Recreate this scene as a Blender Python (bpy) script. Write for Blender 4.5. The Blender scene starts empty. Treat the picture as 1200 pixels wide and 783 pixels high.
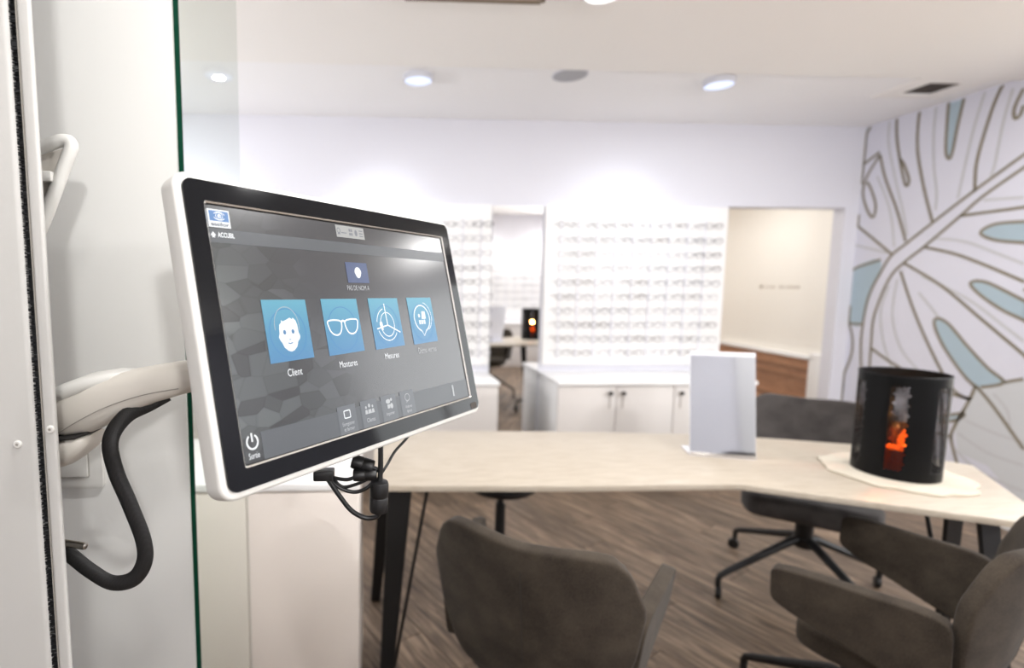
import bpy, bmesh, math, random
from mathutils import Vector, Matrix, noise
random.seed(7)
C = bpy.context.scene.collection
SC = bpy.context.scene
PI = math.pi

# ------------------------------------------------------------------ camera
cam_data = bpy.data.cameras.new('camera')
cam = bpy.data.objects.new('camera', cam_data)
C.objects.link(cam)
cam_data.sensor_fit = 'HORIZONTAL'
cam_data.sensor_width = 36.0
cam_data.lens = 36.0 * 605.0 / 1200.0
cam_data.shift_x = (600 - 467) / 1200.0
cam_data.clip_start = 0.02
R_ROWS = ((0.999002, 0.000824, 0.044667), (-0.044359, -0.100219, 0.993976), (0.005296, -0.994965, -0.100082))
cam.matrix_world = Matrix((
    (R_ROWS[0][0], -R_ROWS[0][1], -R_ROWS[0][2], 0.0),
    (R_ROWS[1][0], -R_ROWS[1][1], -R_ROWS[1][2], 0.0),
    (R_ROWS[2][0], -R_ROWS[2][1], -R_ROWS[2][2], 1.42),
    (0, 0, 0, 1)))
cam_data.dof.use_dof = True
cam_data.dof.focus_distance = 0.63
cam_data.dof.aperture_fstop = 2.7
SC.camera = cam

# ------------------------------------------------------------------ view + world
SC.view_settings.view_transform = 'Standard'
SC.view_settings.look = 'None'
SC.view_settings.gamma = 1.0
SC.view_settings.use_curve_mapping = False
SC.view_settings.exposure = 0.40
SC.cycles.use_denoising = True
SC.cycles.max_bounces = 10
SC.cycles.diffuse_bounces = 5
SC.cycles.glossy_bounces = 6
SC.cycles.transmission_bounces = 8
SC.cycles.transparent_max_bounces = 12
SC.cycles.sample_clamp_indirect = 6.0
SC.cycles.caustics_reflective = False
SC.cycles.caustics_refractive = False
world = bpy.data.worlds.new('world')
SC.world = world
world.use_nodes = True
wb = world.node_tree.nodes['Background']
wb.inputs[0].default_value = (0.97, 0.975, 0.98, 1)
wb.inputs[1].default_value = 4.0

# ------------------------------------------------------------------ lamps
COOL = (0.88, 0.93, 1.0)
X_RIGHT = 3.69
NEUTRAL = (1.0, 0.985, 0.975)
WARM = (1.0, 0.98, 0.95)
def lamp_area(loc, power, size, color, target=None, spread=180):
    d = bpy.data.lights.new('ceiling_lamp', 'AREA')
    d.shape = 'DISK'; d.size = size; d.energy = power; d.color = color
    d.spread = math.radians(spread)
    o = bpy.data.objects.new('ceiling_lamp', d); C.objects.link(o)
    o.location = loc
    if target is not None:
        o.rotation_euler = (Vector(target) - Vector(loc)).to_track_quat('-Z', 'Y').to_euler()
    return o
def lamp_spot(loc, target, power, color, angle, blend=0.8, radius=0.06):
    d = bpy.data.lights.new('spot_lamp', 'SPOT')
    d.energy = power; d.color = color; d.spot_size = math.radians(angle); d.spot_blend = blend
    d.shadow_soft_size = radius
    o = bpy.data.objects.new('spot_lamp', d); C.objects.link(o)
    o.location = loc
    o.rotation_euler = (Vector(target) - Vector(loc)).to_track_quat('-Z', 'Y').to_euler()
    return o
# downlights of the back strip (their fixtures are built further down)
BACK_LIGHTS = [(-1.7, 3.05), (0.244, 3.085), (1.996, 3.05)]  # first one is added, hidden by the partition, to light the left
for (x, y), w in zip(BACK_LIGHTS, (10, 1.2, 3.5)):
    lamp_area((x, y, 2.562), w, 0.06, COOL)
lamp_spot((0.10, 3.10, 2.56), (0.02, 3.86, 1.55), 11, COOL, 76)
lamp_spot((1.90, 3.06, 2.56), (1.74, 3.86, 1.55), 11, COOL, 80)
lamp_spot((-1.2, 3.06, 2.56), (-1.3, 3.86, 1.40), 11, COOL, 84)  # added unseen spot for the left of the back wall, no fixture
# downlights: the first is seen, the rest are added to brighten the room
ROOM_LIGHTS = [(0.9, 2.12), (-0.9, 0.0), (0.35, 0.25), (0.3, -0.75), (3.0, -0.1), (3.14, 1.86), (1.5, 0.7)]
ROOM_POWER = [9, 3, 11.5, 4.5, 10, 15, 8]
for (x, y), w in zip(ROOM_LIGHTS, ROOM_POWER):
    lamp_area((x, y, 2.545), w, 0.17, NEUTRAL)
# unseen uplights added to brighten the ceiling (bowls built further down)
FILL_UPLIGHTS = [(X_RIGHT - 0.10, -0.92, 1.80), (-2.50, 2.30, 1.80), (0.55, -1.20, 1.80)]
for (x, y, z), t, w in zip(FILL_UPLIGHTS, ((1.9, 1.5, 2.6), (-0.4, 2.6, 2.6), (0.9, 0.9, 2.6)), (118, 84, 76)):
    lamp_spot((x, y, z + 0.10), t, w, NEUTRAL, 150, 1.0, 0.05)
# added washers without fittings: light the display opposite and bounce fill forward
for x in (1.9, 2.9):
    lamp_spot((x, -0.60, 2.54), (x, -1.30, 1.30), 16, NEUTRAL, 95)
# hall behind the opening
lamp_area((3.2, 4.9, 2.42), 9, 0.4, WARM)
lamp_area((2.9, 6.4, 2.42), 10, 0.4, WARM)
# daylight enters through the added shop window in wall_right (built further down) from the world

# ------------------------------------------------------------------ materials
def new_mat(name):
    m = bpy.data.materials.new(name); m.use_nodes = True
    nt = m.node_tree
    return m, nt, nt.nodes['Principled BSDF']
def srgb(r, g, b):
    f = lambda c: (c / 255 / 12.92) if c / 255 <= 0.04045 else ((c / 255 + 0.055) / 1.055) ** 2.4
    return (f(r), f(g), f(b), 1)
def plain(name, col, rough=0.5, metal=0.0, var=0.04, scale=40, bump=0.0, bscale=200, coat=0.0, spec=0.5):
    """principled with a slight noise variation and optional fine relief"""
    m, nt, p = new_mat(name)
    tc = nt.nodes.new('ShaderNodeTexCoord')
    nz = nt.nodes.new('ShaderNodeTexNoise'); nz.inputs['Scale'].default_value = scale
    nz.inputs['Detail'].default_value = 4
    nt.links.new(tc.outputs['Object'], nz.inputs['Vector'])
    mx = nt.nodes.new('ShaderNodeMix'); mx.data_type = 'RGBA'
    mx.inputs[6].default_value = tuple(max(0, c * (1 - var)) for c in col[:3]) + (1,)
    mx.inputs[7].default_value = tuple(min(1, c * (1 + var)) for c in col[:3]) + (1,)
    nt.links.new(nz.outputs['Fac'], mx.inputs[0])
    nt.links.new(mx.outputs[2], p.inputs['Base Color'])
    p.inputs['Roughness'].default_value = rough
    p.inputs['Metallic'].default_value = metal
    p.inputs['Specular IOR Level'].default_value = spec
    p.inputs['Coat Weight'].default_value = coat
    if bump > 0:
        n2 = nt.nodes.new('ShaderNodeTexNoise'); n2.inputs['Scale'].default_value = bscale
        n2.inputs['Detail'].default_value = 3
        nt.links.new(tc.outputs['Object'], n2.inputs['Vector'])
        b = nt.nodes.new('ShaderNodeBump'); b.inputs['Strength'].default_value = bump
        b.inputs['Distance'].default_value = 0.002
        nt.links.new(n2.outputs['Fac'], b.inputs['Height'])
        nt.links.new(b.outputs['Normal'], p.inputs['Normal'])
    return m
def glow(name, col, strength=1.0, rough=0.3, base=(0.01, 0.01, 0.01, 1)):
    m, nt, p = new_mat(name)
    p.inputs['Base Color'].default_value = base
    p.inputs['Emission Color'].default_value = col
    p.inputs['Emission Strength'].default_value = strength
    p.inputs['Roughness'].default_value = rough
    return m
def wood(name, c1, c2, c3, scale=(1.2, 14, 14), per_object=True, rough=0.45, rings=6.0):
    """long grained wood along local x, shade differs from piece to piece"""
    m, nt, p = new_mat(name)
    N, L = nt.nodes, nt.links
    tc = N.new('ShaderNodeTexCoord'); oi = N.new('ShaderNodeObjectInfo')
    mp = N.new('ShaderNodeMapping'); mp.inputs['Scale'].default_value = scale
    L.new(tc.outputs['Object'], mp.inputs['Vector'])
    if per_object:
        mul = N.new('ShaderNodeMath'); mul.operation = 'MULTIPLY'; mul.inputs[1].default_value = 37.0
        L.new(oi.outputs['Random'], mul.inputs[0])
        L.new(mul.outputs[0], mp.inputs['Location'])
    nz = N.new('ShaderNodeTexNoise'); nz.inputs['Scale'].default_value = rings
    nz.inputs['Detail'].default_value = 6; nz.inputs['Roughness'].default_value = 0.62
    nz.inputs['Distortion'].default_value = 0.6
    L.new(mp.outputs[0], nz.inputs['Vector'])
    cr = N.new('ShaderNodeValToRGB')
    cr.color_ramp.elements[0].position = 0.30; cr.color_ramp.elements[0].color = c1
    cr.color_ramp.elements[1].position = 0.72; cr.color_ramp.elements[1].color = c3
    e = cr.color_ramp.elements.new(0.5); e.color = c2
    L.new(nz.outputs['Fac'], cr.inputs[0])
    out = cr.outputs[0]
    if per_object:
        hv = N.new('ShaderNodeHueSaturation')
        mr = N.new('ShaderNodeMapRange'); mr.inputs[3].default_value = 0.70; mr.inputs[4].default_value = 1.25
        L.new(oi.outputs['Random'], mr.inputs[0]); L.new(mr.outputs[0], hv.inputs['Value'])
        L.new(out, hv.inputs['Color']); out = hv.outputs[0]
    L.new(out, p.inputs['Base Color'])
    p.inputs['Roughness'].default_value = rough
    b = N.new('ShaderNodeBump'); b.inputs['Strength'].default_value = 0.25; b.inputs['Distance'].default_value = 0.001
    L.new(nz.outputs['Fac'], b.inputs['Height']); L.new(b.outputs['Normal'], p.inputs['Normal'])
    return m
def fabric(name, c1, c2):
    m, nt, p = new_mat(name)
    N, L = nt.nodes, nt.links
    tc = N.new('ShaderNodeTexCoord')
    n1 = N.new('ShaderNodeTexNoise'); n1.inputs['Scale'].default_value = 320; n1.inputs['Detail'].default_value = 3
    n2 = N.new('ShaderNodeTexNoise'); n2.inputs['Scale'].default_value = 14; n2.inputs['Detail'].default_value = 4
    L.new(tc.outputs['Object'], n1.inputs['Vector']); L.new(tc.outputs['Object'], n2.inputs['Vector'])
    ad = N.new('ShaderNodeMath'); ad.operation = 'MULTIPLY_ADD'; ad.inputs[1].default_value = 0.45
    mu = N.new('ShaderNodeMath'); mu.operation = 'MULTIPLY'; mu.inputs[1].default_value = 0.55
    L.new(n2.outputs['Fac'], mu.inputs[0]); L.new(n1.outputs['Fac'], ad.inputs[0]); L.new(mu.outputs[0], ad.inputs[2])
    cr = N.new('ShaderNodeValToRGB')
    cr.color_ramp.elements[0].position = 0.36; cr.color_ramp.elements[0].color = c1
    cr.color_ramp.elements[1].position = 0.64; cr.color_ramp.elements[1].color = c2
    L.new(ad.outputs[0], cr.inputs[0]); L.new(cr.outputs[0], p.inputs['Base Color'])
    p.inputs['Roughness'].default_value = 0.95
    p.inputs['Specular IOR Level'].default_value = 0.15
    p.inputs['Sheen Weight'].default_value = 0.10; p.inputs['Sheen Roughness'].default_value = 0.4
    b = N.new('ShaderNodeBump'); b.inputs['Strength'].default_value = 0.35; b.inputs['Distance'].default_value = 0.001
    L.new(n1.outputs['Fac'], b.inputs['Height']); L.new(b.outputs['Normal'], p.inputs['Normal'])
    return m
def glassy(name, tint, rough=0.0):
    """clear pane: mostly see-through, tinted, mirrors a little by angle"""
    m = bpy.data.materials.new(name); m.use_nodes = True
    nt = m.node_tree; nt.nodes.clear()
    o = nt.nodes.new('ShaderNodeOutputMaterial'); mix = nt.nodes.new('ShaderNodeMixShader')
    t = nt.nodes.new('ShaderNodeBsdfTransparent'); t.inputs[0].default_value = tint
    g = nt.nodes.new('ShaderNodeBsdfGlossy'); g.inputs['Roughness'].default_value = rough
    fr = nt.nodes.new('ShaderNodeFresnel'); fr.inputs[0].default_value = 1.45
    ge = nt.nodes.new('ShaderNodeNewGeometry'); fm = nt.nodes.new('ShaderNodeMath'); fm.operation = 'MULTIPLY_ADD'
    fm.inputs[1].default_value = -1.0; fm.inputs[2].default_value = 1.0
    nt.links.new(ge.outputs['Backfacing'], fm.inputs[0])           # the far face of the pane only lets light out
    f2 = nt.nodes.new('ShaderNodeMath'); f2.operation = 'MULTIPLY'
    nt.links.new(fr.outputs[0], f2.inputs[0]); nt.links.new(fm.outputs[0], f2.inputs[1])
    nt.links.new(f2.outputs[0], mix.inputs[0]); nt.links.new(t.outputs[0], mix.inputs[1])
    nt.links.new(g.outputs[0], mix.inputs[2]); nt.links.new(mix.outputs[0], o.inputs[0])
    return m
M = {}
M['wall'] = plain('wall_paint', srgb(238, 237, 242), 0.6, var=0.012, scale=3, bump=0.05, bscale=300)
M['wall_cool'] = plain('wall_paint_cool', srgb(219, 219, 227), 0.6, var=0.012, scale=3, bump=0.05, bscale=300)
M['ceiling'] = plain('ceiling_paint', srgb(246, 243, 239), 0.8, var=0.01, scale=3)
M['ceiling_strip'] = plain('ceiling_strip_paint', srgb(247, 246, 246), 0.8, var=0.01, scale=3)
M['panel_white'] = plain('partition_laminate', srgb(236, 236, 232), 0.4, var=0.01, scale=5)
M['mural_paper'] = plain('mural_paper', srgb(218, 218, 228), 0.7, var=0.012, scale=6)
M['hall_wall'] = plain('hall_wall_paint', srgb(243, 240, 233), 0.6, var=0.01, scale=3)
M['hall_floor'] = plain('hall_floor_tile', srgb(120, 105, 92), 0.6, var=0.1, scale=5)
M['subfloor'] = plain('subfloor', srgb(60, 52, 45), 0.8)
M['trim'] = plain('white_trim', srgb(240, 240, 240), 0.35)
M['floor'] = wood('plank_wood', srgb(56, 45, 36), srgb(110, 92, 75), srgb(158, 137, 116), scale=(1.1, 12, 12), rings=4.0, rough=0.5)
M['oak'] = wood('table_oak', srgb(176, 164, 147), srgb(188, 177, 161), srgb(198, 188, 173), scale=(1.5, 12, 12), per_object=False, rough=0.38)
M['slat'] = wood('slat_wood', srgb(140, 100, 76), srgb(168, 125, 97), srgb(188, 146, 116), scale=(1.5, 14, 14), rough=0.5)
M['white_lac'] = plain('white_lacquer', srgb(242, 241, 240), 0.35, var=0.01, scale=4)
M['cab_front'] = plain('cabinet_front', srgb(214, 209, 205), 0.4, var=0.01, scale=4)
M['near_cab'] = plain('near_cabinet_front', srgb(236, 227, 219), 0.5, var=0.02, scale=6, bump=0.05, bscale=400)
M['plastic_white'] = plain('device_white_plastic', srgb(216, 215, 210), 0.45, var=0.015, scale=30, bump=0.08, bscale=900)
M['plastic_grey'] = plain('arm_warm_white_plastic', srgb(206, 201, 192), 0.45, var=0.02, scale=30, bump=0.1, bscale=900)
M['column'] = plain('column_enamel', srgb(192, 191, 187), 0.45, var=0.012, scale=20, bump=0.06, bscale=800)
M['seam'] = plain('dark_seam', srgb(40, 38, 36), 0.8)
M['soft_seam'] = plain('pale_seam', srgb(150, 146, 138), 0.7)
M['black_rubber'] = plain('black_rubber', srgb(17, 17, 18), 0.42, var=0.1, scale=60)
M['brush'] = plain('brush_black', srgb(17, 19, 22), 0.8, var=0.4, scale=120)
M['bristle_light'] = plain('bristle_grey', srgb(96, 98, 98), 0.6)
M['steel'] = plain('brushed_steel', srgb(170, 165, 158), 0.28, metal=1.0, var=0.05, scale=80)
M['silver'] = plain('silver_edge', srgb(225, 222, 216), 0.22, metal=0.85, var=0.02)
M['black_metal'] = plain('black_powder_coat', srgb(10, 10, 11), 0.5, var=0.1, scale=80)
M['lantern'] = plain('lantern_black_metal', srgb(9, 9, 10), 0.45, var=0.15, scale=50, spec=0.15)
M['bezel'] = plain('bezel_black_glass', (0.004, 0.0045, 0.006, 1), 0.07, var=0.0, spec=0.22)
M['taupe'] = fabric('taupe_felt', srgb(52, 46, 40), srgb(78, 70, 61))
M['taupe_seam'] = plain('taupe_seam', srgb(52, 46, 40), 0.95)
M['charcoal'] = fabric('charcoal_felt', srgb(62, 59, 58), srgb(86, 82, 80))
M['felt'] = plain('cream_felt', srgb(206, 198, 182), 0.95, var=0.04, scale=60, bump=0.4, bscale=400)
M['knob'] = plain('knob_metal', srgb(90, 86, 84), 0.35, metal=0.8)
M['strap'] = plain('grey_strap', srgb(168, 160, 154), 0.7)
M['speaker'] = plain('speaker_mesh', srgb(176, 176, 180), 0.7, var=0.06, scale=300)
M['vent_dark'] = plain('vent_dark', srgb(64, 58, 54), 0.7)
M['cassette'] = plain('cassette_beige', srgb(176, 164, 146), 0.6)
M['cassette_edge'] = plain('cassette_edge', srgb(120, 102, 82), 0.6)
M['mirror'] = plain('mirror_silver', (0.9, 0.905, 0.91, 1), 0.02, metal=1.0, var=0.0)
M['mirror_soft'] = plain('counter_mirror_silver', (0.52, 0.54, 0.58, 1), 0.06, metal=1.0, var=0.0)
M['leaf_dark'] = plain('mural_brown_ink', srgb(138, 130, 114), 0.75, var=0.12, scale=12)
M['leaf_light'] = plain('mural_grey_ink', srgb(198, 198, 200), 0.75, var=0.03, scale=12)
M['leaf_blue'] = plain('mural_blue_ink', srgb(172, 190, 200), 0.75, var=0.04, scale=8)
M['leaf_grey'] = plain('mural_pale_ink', srgb(206, 208, 210), 0.75, var=0.02, scale=8)
M['lamp_disc'] = glow('lamp_disc', (0.60, 0.68, 0.90, 1), 1.15)
M['lamp_disc_warm'] = glow('lamp_disc_warm', (1.0, 0.93, 0.82, 1), 2.2)
M['lamp_rim'] = plain('lamp_rim', srgb(205, 206, 214), 0.5)
M['glass'] = glassy('clear_glass', (0.93, 0.955, 0.935, 1))
M['glass_edge'] = plain('glass_green_edge', srgb(18, 66, 48), 0.12, var=0.15, scale=8)
M['window_glass'] = glassy('window_glass', (0.97, 0.98, 0.98, 1))
M['lens'] = glassy('lens_glass', (0.985, 0.985, 0.99, 1))
M['rack'] = plain('rack_acrylic', srgb(240, 240, 246), 0.25)
M['ink'] = plain('sign_ink', srgb(170, 160, 146), 0.7)
M['candle'] = plain('candle_wax', srgb(240, 214, 170), 0.6)
M['flame'] = glow('flame', (1.0, 0.30, 0.05, 1), 3.0)
M['flame_core'] = glow('flame_core', (1.0, 0.52, 0.16, 1), 4.0)
M['amber'] = glassy('amber_glass', (0.95, 0.50, 0.24, 1), 0.05)
FRAME_COLS = [srgb(52, 50, 54), srgb(84, 76, 74), srgb(104, 102, 112), srgb(74, 58, 52), srgb(134, 130, 138), srgb(60, 62, 78)]
for i, c in enumerate(FRAME_COLS):
    M['frame%d' % i] = plain('spectacle_acetate_%d' % i, c, 0.35)
# display materials: a lit screen gives off its own picture
M['ui_white'] = glow('ui_white', (0.80, 0.82, 0.84, 1))
M['ui_soft'] = glow('ui_soft_white', (0.42, 0.43, 0.44, 1))
M['ui_dim'] = glow('ui_dim', (0.105, 0.115, 0.13, 1))
M['ui_band'] = glow('ui_band', (0.072, 0.080, 0.090, 1))
M['ui_logo'] = glow('ui_logo_blue', srgb(66, 116, 172))
M['ui_logo_text'] = glow('ui_logo_text', srgb(70, 80, 92))
M['ui_tool'] = glow('ui_tool_grey', srgb(158, 158, 156))
M['ui_tool_mark'] = glow('ui_tool_mark', srgb(112, 114, 122))
M['ui_small'] = glow('ui_small_tile', srgb(62, 78, 116))
M['ui_eye'] = glow('ui_tile_eye', srgb(64, 116, 160))
def tile_mat():
    m, nt, p = new_mat('ui_tile_blue')
    N, L = nt.nodes, nt.links
    p.inputs['Base Color'].default_value = (0.01, 0.01, 0.01, 1); p.inputs['Roughness'].default_value = 0.3
    tc = N.new('ShaderNodeTexCoord'); sp = N.new('ShaderNodeSeparateXYZ'); L.new(tc.outputs['Object'], sp.inputs[0])
    mr = N.new('ShaderNodeMapRange'); mr.inputs[1].default_value = -0.037; mr.inputs[2].default_value = 0.031
    L.new(sp.outputs[1], mr.inputs[0])
    cr = N.new('ShaderNodeValToRGB')
    cr.color_ramp.elements[0].color = srgb(62, 122, 166); cr.color_ramp.elements[1].color = srgb(84, 154, 176)
    e = cr.color_ramp.elements.new(0.5); e.color = srgb(68, 134, 168)
    L.new(mr.outputs[0], cr.inputs[0]); L.new(cr.outputs[0], p.inputs['Emission Color'])
    p.inputs['Emission Strength'].default_value = 1.0
    return m
M['ui_tile'] = tile_mat()
M['ui_tile_dark'] = glow('ui_tile_shade', srgb(56, 118, 168))
def screen_mat():
    """dark slate picture with angular facets towards its lower left corner"""
    m, nt, p = new_mat('screen_picture')
    N, L = nt.nodes, nt.links
    p.inputs['Base Color'].default_value = (0.014, 0.014, 0.015, 1)
    p.inputs['Roughness'].default_value = 0.20
    p.inputs['Specular IOR Level'].default_value = 0.68
    tc = N.new('ShaderNodeTexCoord'); sp = N.new('ShaderNodeSeparateXYZ'); L.new(tc.outputs['Object'], sp.inputs[0])
    mp = N.new('ShaderNodeMapping'); mp.inputs['Rotation'].default_value = (0, 0, 0.5); mp.inputs['Scale'].default_value = (1.0, 1.7, 1)
    L.new(tc.outputs['Object'], mp.inputs[0])
    v = N.new('ShaderNodeTexVoronoi'); v.inputs['Scale'].default_value = 34
    L.new(mp.outputs[0], v.inputs['Vector'])
    ve = N.new('ShaderNodeTexVoronoi'); ve.feature = 'DISTANCE_TO_EDGE'; ve.inputs['Scale'].default_value = 34
    L.new(mp.outputs[0], ve.inputs['Vector'])
    bw = N.new('ShaderNodeRGBToBW'); L.new(v.outputs['Color'], bw.inputs[0])
    # facet mask: strong at the lower left, gone towards the middle
    a = N.new('ShaderNodeMath'); a.operation = 'MULTIPLY_ADD'; a.inputs[1].default_value = -7.5; a.inputs[2].default_value = -0.35
    L.new(sp.outputs[0], a.inputs[0])
    b = N.new('ShaderNodeMath'); b.operation = 'MULTIPLY_ADD'; b.inputs[1].default_value = -4.0; L.new(sp.outputs[1], b.inputs[0]); L.new(a.outputs[0], b.inputs[2])
    cl = N.new('ShaderNodeClamp'); L.new(b.outputs[0], cl.inputs[0])
    fa = N.new('ShaderNodeMath'); fa.operation = 'SUBTRACT'; fa.inputs[1].default_value = 0.45; L.new(bw.outputs[0], fa.inputs[0])
    fm = N.new('ShaderNodeMath'); fm.operation = 'MULTIPLY'; L.new(fa.outputs[0], fm.inputs[0]); L.new(cl.outputs[0], fm.inputs[1])
    ed = N.new('ShaderNodeMath'); ed.operation = 'LESS_THAN'; ed.inputs[1].default_value = 0.04; L.new(ve.outputs['Distance'], ed.inputs[0])
    em = N.new('ShaderNodeMath'); em.operation = 'MULTIPLY'; L.new(ed.outputs[0], em.inputs[0]); L.new(cl.outputs[0], em.inputs[1])
    br = N.new('ShaderNodeMath'); br.operation = 'MULTIPLY_ADD'; br.inputs[1].default_value = 0.11; br.inputs[2].default_value = 0.034
    L.new(fm.outputs[0], br.inputs[0])
    br2 = N.new('ShaderNodeMath'); br2.operation = 'MULTIPLY_ADD'; br2.inputs[1].default_value = 0.012
    L.new(cl.outputs[0], br2.inputs[0]); L.new(br.outputs[0], br2.inputs[2])
    sb = N.new('ShaderNodeMath'); sb.operation = 'MULTIPLY_ADD'; sb.inputs[1].default_value = -0.010
    L.new(em.outputs[0], sb.inputs[0]); L.new(br2.outputs[0], sb.inputs[2])
    mxn = N.new('ShaderNodeMath'); mxn.operation = 'MAXIMUM'; mxn.inputs[1].default_value = 0.012; L.new(sb.outputs[0], mxn.inputs[0])
    cm = N.new('ShaderNodeMix'); cm.data_type = 'RGBA'
    cm.inputs[6].default_value = (0.96, 0.97, 1.10, 1); cm.inputs[7].default_value = (0.92, 1.06, 1.04, 1)
    L.new(cl.outputs[0], cm.inputs[0]); L.new(cm.outputs[2], p.inputs['Emission Color'])
    L.new(mxn.outputs[0], p.inputs['Emission Strength'])
    return m
M['screen'] = screen_mat()
def sleeve_mat():
    m, nt, p = new_mat('braided_sleeve')
    N, L = nt.nodes, nt.links
    tc = N.new('ShaderNodeTexCoord'); ch = N.new('ShaderNodeTexChecker'); ch.inputs['Scale'].default_value = 700
    mp = N.new('ShaderNodeMapping'); mp.inputs['Rotation'].default_value = (0.3, 0.8, 0.8)
    L.new(tc.outputs['Object'], mp.inputs[0]); L.new(mp.outputs[0], ch.inputs[0])
    ch.inputs[1].default_value = srgb(10, 10, 11); ch.inputs[2].default_value = srgb(30, 29, 29)
    L.new(ch.outputs[0], p.inputs['Base Color']); p.inputs['Roughness'].default_value = 0.55
    b = N.new('ShaderNodeBump'); b.inputs['Strength'].default_value = 0.5; b.inputs['Distance'].default_value = 0.0006
    L.new(ch.outputs[1], b.inputs['Height']); L.new(b.outputs[0], p.inputs['Normal'])
    return m
M['sleeve'] = sleeve_mat()

# ------------------------------------------------------------------ mesh helpers
class MB:
    def __init__(self): self.bm = bmesh.new()
    def box(self, x0, x1, y0, y1, z0, z1, bevel=0.0, seg=2):
        b = bmesh.new()
        vs = [b.verts.new(p) for p in ((x0,y0,z0),(x1,y0,z0),(x1,y1,z0),(x0,y1,z0),(x0,y0,z1),(x1,y0,z1),(x1,y1,z1),(x0,y1,z1))]
        for f in ((3,2,1,0),(4,5,6,7),(0,1,5,4),(1,2,6,5),(2,3,7,6),(3,0,4,7)): b.faces.new([vs[i] for i in f])
        if bevel > 0: bmesh.ops.bevel(b, geom=list(b.edges), offset=bevel, segments=seg, profile=0.5, affect='EDGES')
        self._join(b); return self
    def _join(self, b):
        b.verts.index_update()
        m = {}
        for v in b.verts: m[v.index] = self.bm.verts.new(v.co)
        for f in b.faces:
            try: self.bm.faces.new([m[v.index] for v in f.verts])
            except ValueError: pass
        b.free()
    def xform(self, mat):
        bmesh.ops.transform(self.bm, matrix=mat, verts=list(self.bm.verts)); return self
    def prism(self, pts, z0, z1, bevel=0.0, seg=2):
        b = bmesh.new()
        lo = [b.verts.new((x, y, z0)) for x, y in pts]; hi = [b.verts.new((x, y, z1)) for x, y in pts]
        b.faces.new(lo[::-1]); b.faces.new(hi)
        n = len(pts)
        for i in range(n): b.faces.new((lo[i], lo[(i+1) % n], hi[(i+1) % n], hi[i]))
        bmesh.ops.recalc_face_normals(b, faces=list(b.faces))
        if bevel > 0:
            es = [e for e in b.edges if abs(e.verts[0].co.z - e.verts[1].co.z) < 1e-6]
            bmesh.ops.bevel(b, geom=es, offset=bevel, segments=seg, profile=0.5, affect='EDGES')
        self._join(b); return self
    def tube(self, pts, r, n=10, flat=None, caps=True):
        """tube along a polyline; r number or list; flat=(scale, axis) squashes the section"""
        pts = [Vector(p) for p in pts]; k = len(pts)
        rs = r if isinstance(r, (list, tuple)) else [r] * k
        t0 = (pts[1] - pts[0]).normalized()
        ref = Vector((0, 0, 1)) if abs(t0.z) < 0.9 else Vector((0, 1, 0))
        if flat: ref = Vector(flat[1])
        rings = []
        for i, p in enumerate(pts):
            t = (pts[min(i+1, k-1)] - pts[max(i-1, 0)]).normalized()
            a = ref - t * ref.dot(t)
            if a.length < 1e-4: a = Vector((1, 0, 0)) - t * t.x
            a.normalize(); b = t.cross(a)
            if not flat: ref = a
            s = flat[0] if flat else 1.0
            rings.append([self.bm.verts.new(p + a * math.cos(2*PI*j/n) * rs[i] * s + b * math.sin(2*PI*j/n) * rs[i]) for j in range(n)])
        for i in range(k-1):
            for j in range(n):
                self.bm.faces.new((rings[i][j], rings[i][(j+1) % n], rings[i+1][(j+1) % n], rings[i+1][j]))
        if caps:
            self.bm.faces.new(rings[0][::-1]); self.bm.faces.new(rings[-1])
        return self
    def lathe(self, prof, cx=0, cy=0, n=32, close=True):
        rings = []
        for r, z in prof:
            rings.append([self.bm.verts.new((cx + max(r, 1e-5) * math.cos(2*PI*j/n), cy + max(r, 1e-5) * math.sin(2*PI*j/n), z)) for j in range(n)])
        for i in range(len(rings)-1):
            for j in range(n):
                self.bm.faces.new((rings[i][j], rings[i][(j+1) % n], rings[i+1][(j+1) % n], rings[i+1][j]))
        if close:
            self.bm.faces.new(rings[0][::-1]); self.bm.faces.new(rings[-1])
        return self
    def ribbon(self, pts, w, closed=False, zoff=0.0, depth=0.0):
        """flat band of width w in the local xy plane along a polyline"""
        P = [Vector((x, y)) for x, y in pts]; k = len(P)
        L_, R_ = [], []
        for i in range(k):
            if closed: t = P[(i+1) % k] - P[i-1]
            else: t = P[min(i+1, k-1)] - P[max(i-1, 0)]
            if t.length < 1e-9: t = Vector((1, 0))
            t.normalize(); nrm = Vector((-t.y, t.x)) * (w / 2)
            a, b = P[i] + nrm, P[i] - nrm
            L_.append(self.bm.verts.new((a.x, a.y, zoff))); R_.append(self.bm.verts.new((b.x, b.y, zoff)))
        for i in range(k if closed else k-1):
            j = (i+1) % k
            self.bm.faces.new((R_[i], R_[j], L_[j], L_[i]))
        return self
    def poly(self, pts, zoff=0.0):
        f = self.bm.faces.new([self.bm.verts.new((x, y, zoff)) for x, y in pts])
        f.normal_update()
        if f.normal.z < 0: f.normal_flip()
        bmesh.ops.triangulate(self.bm, faces=[f])
        return self
    def disc(self, cx, cy, rx, ry, n=24, zoff=0.0):
        return self.poly([(cx + rx*math.cos(2*PI*i/n), cy + ry*math.sin(2*PI*i/n)) for i in range(n)], zoff)
    def ring(self, cx, cy, rx, ry, w, n=32, a0=0, a1=2*PI, zoff=0.0):
        full = abs(a1 - a0 - 2*PI) < 1e-6
        m = n if full else n + 1
        return self.ribbon([(cx + rx*math.cos(a0+(a1-a0)*i/n), cy + ry*math.sin(a0+(a1-a0)*i/n)) for i in range(m)], w, full, zoff)
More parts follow.
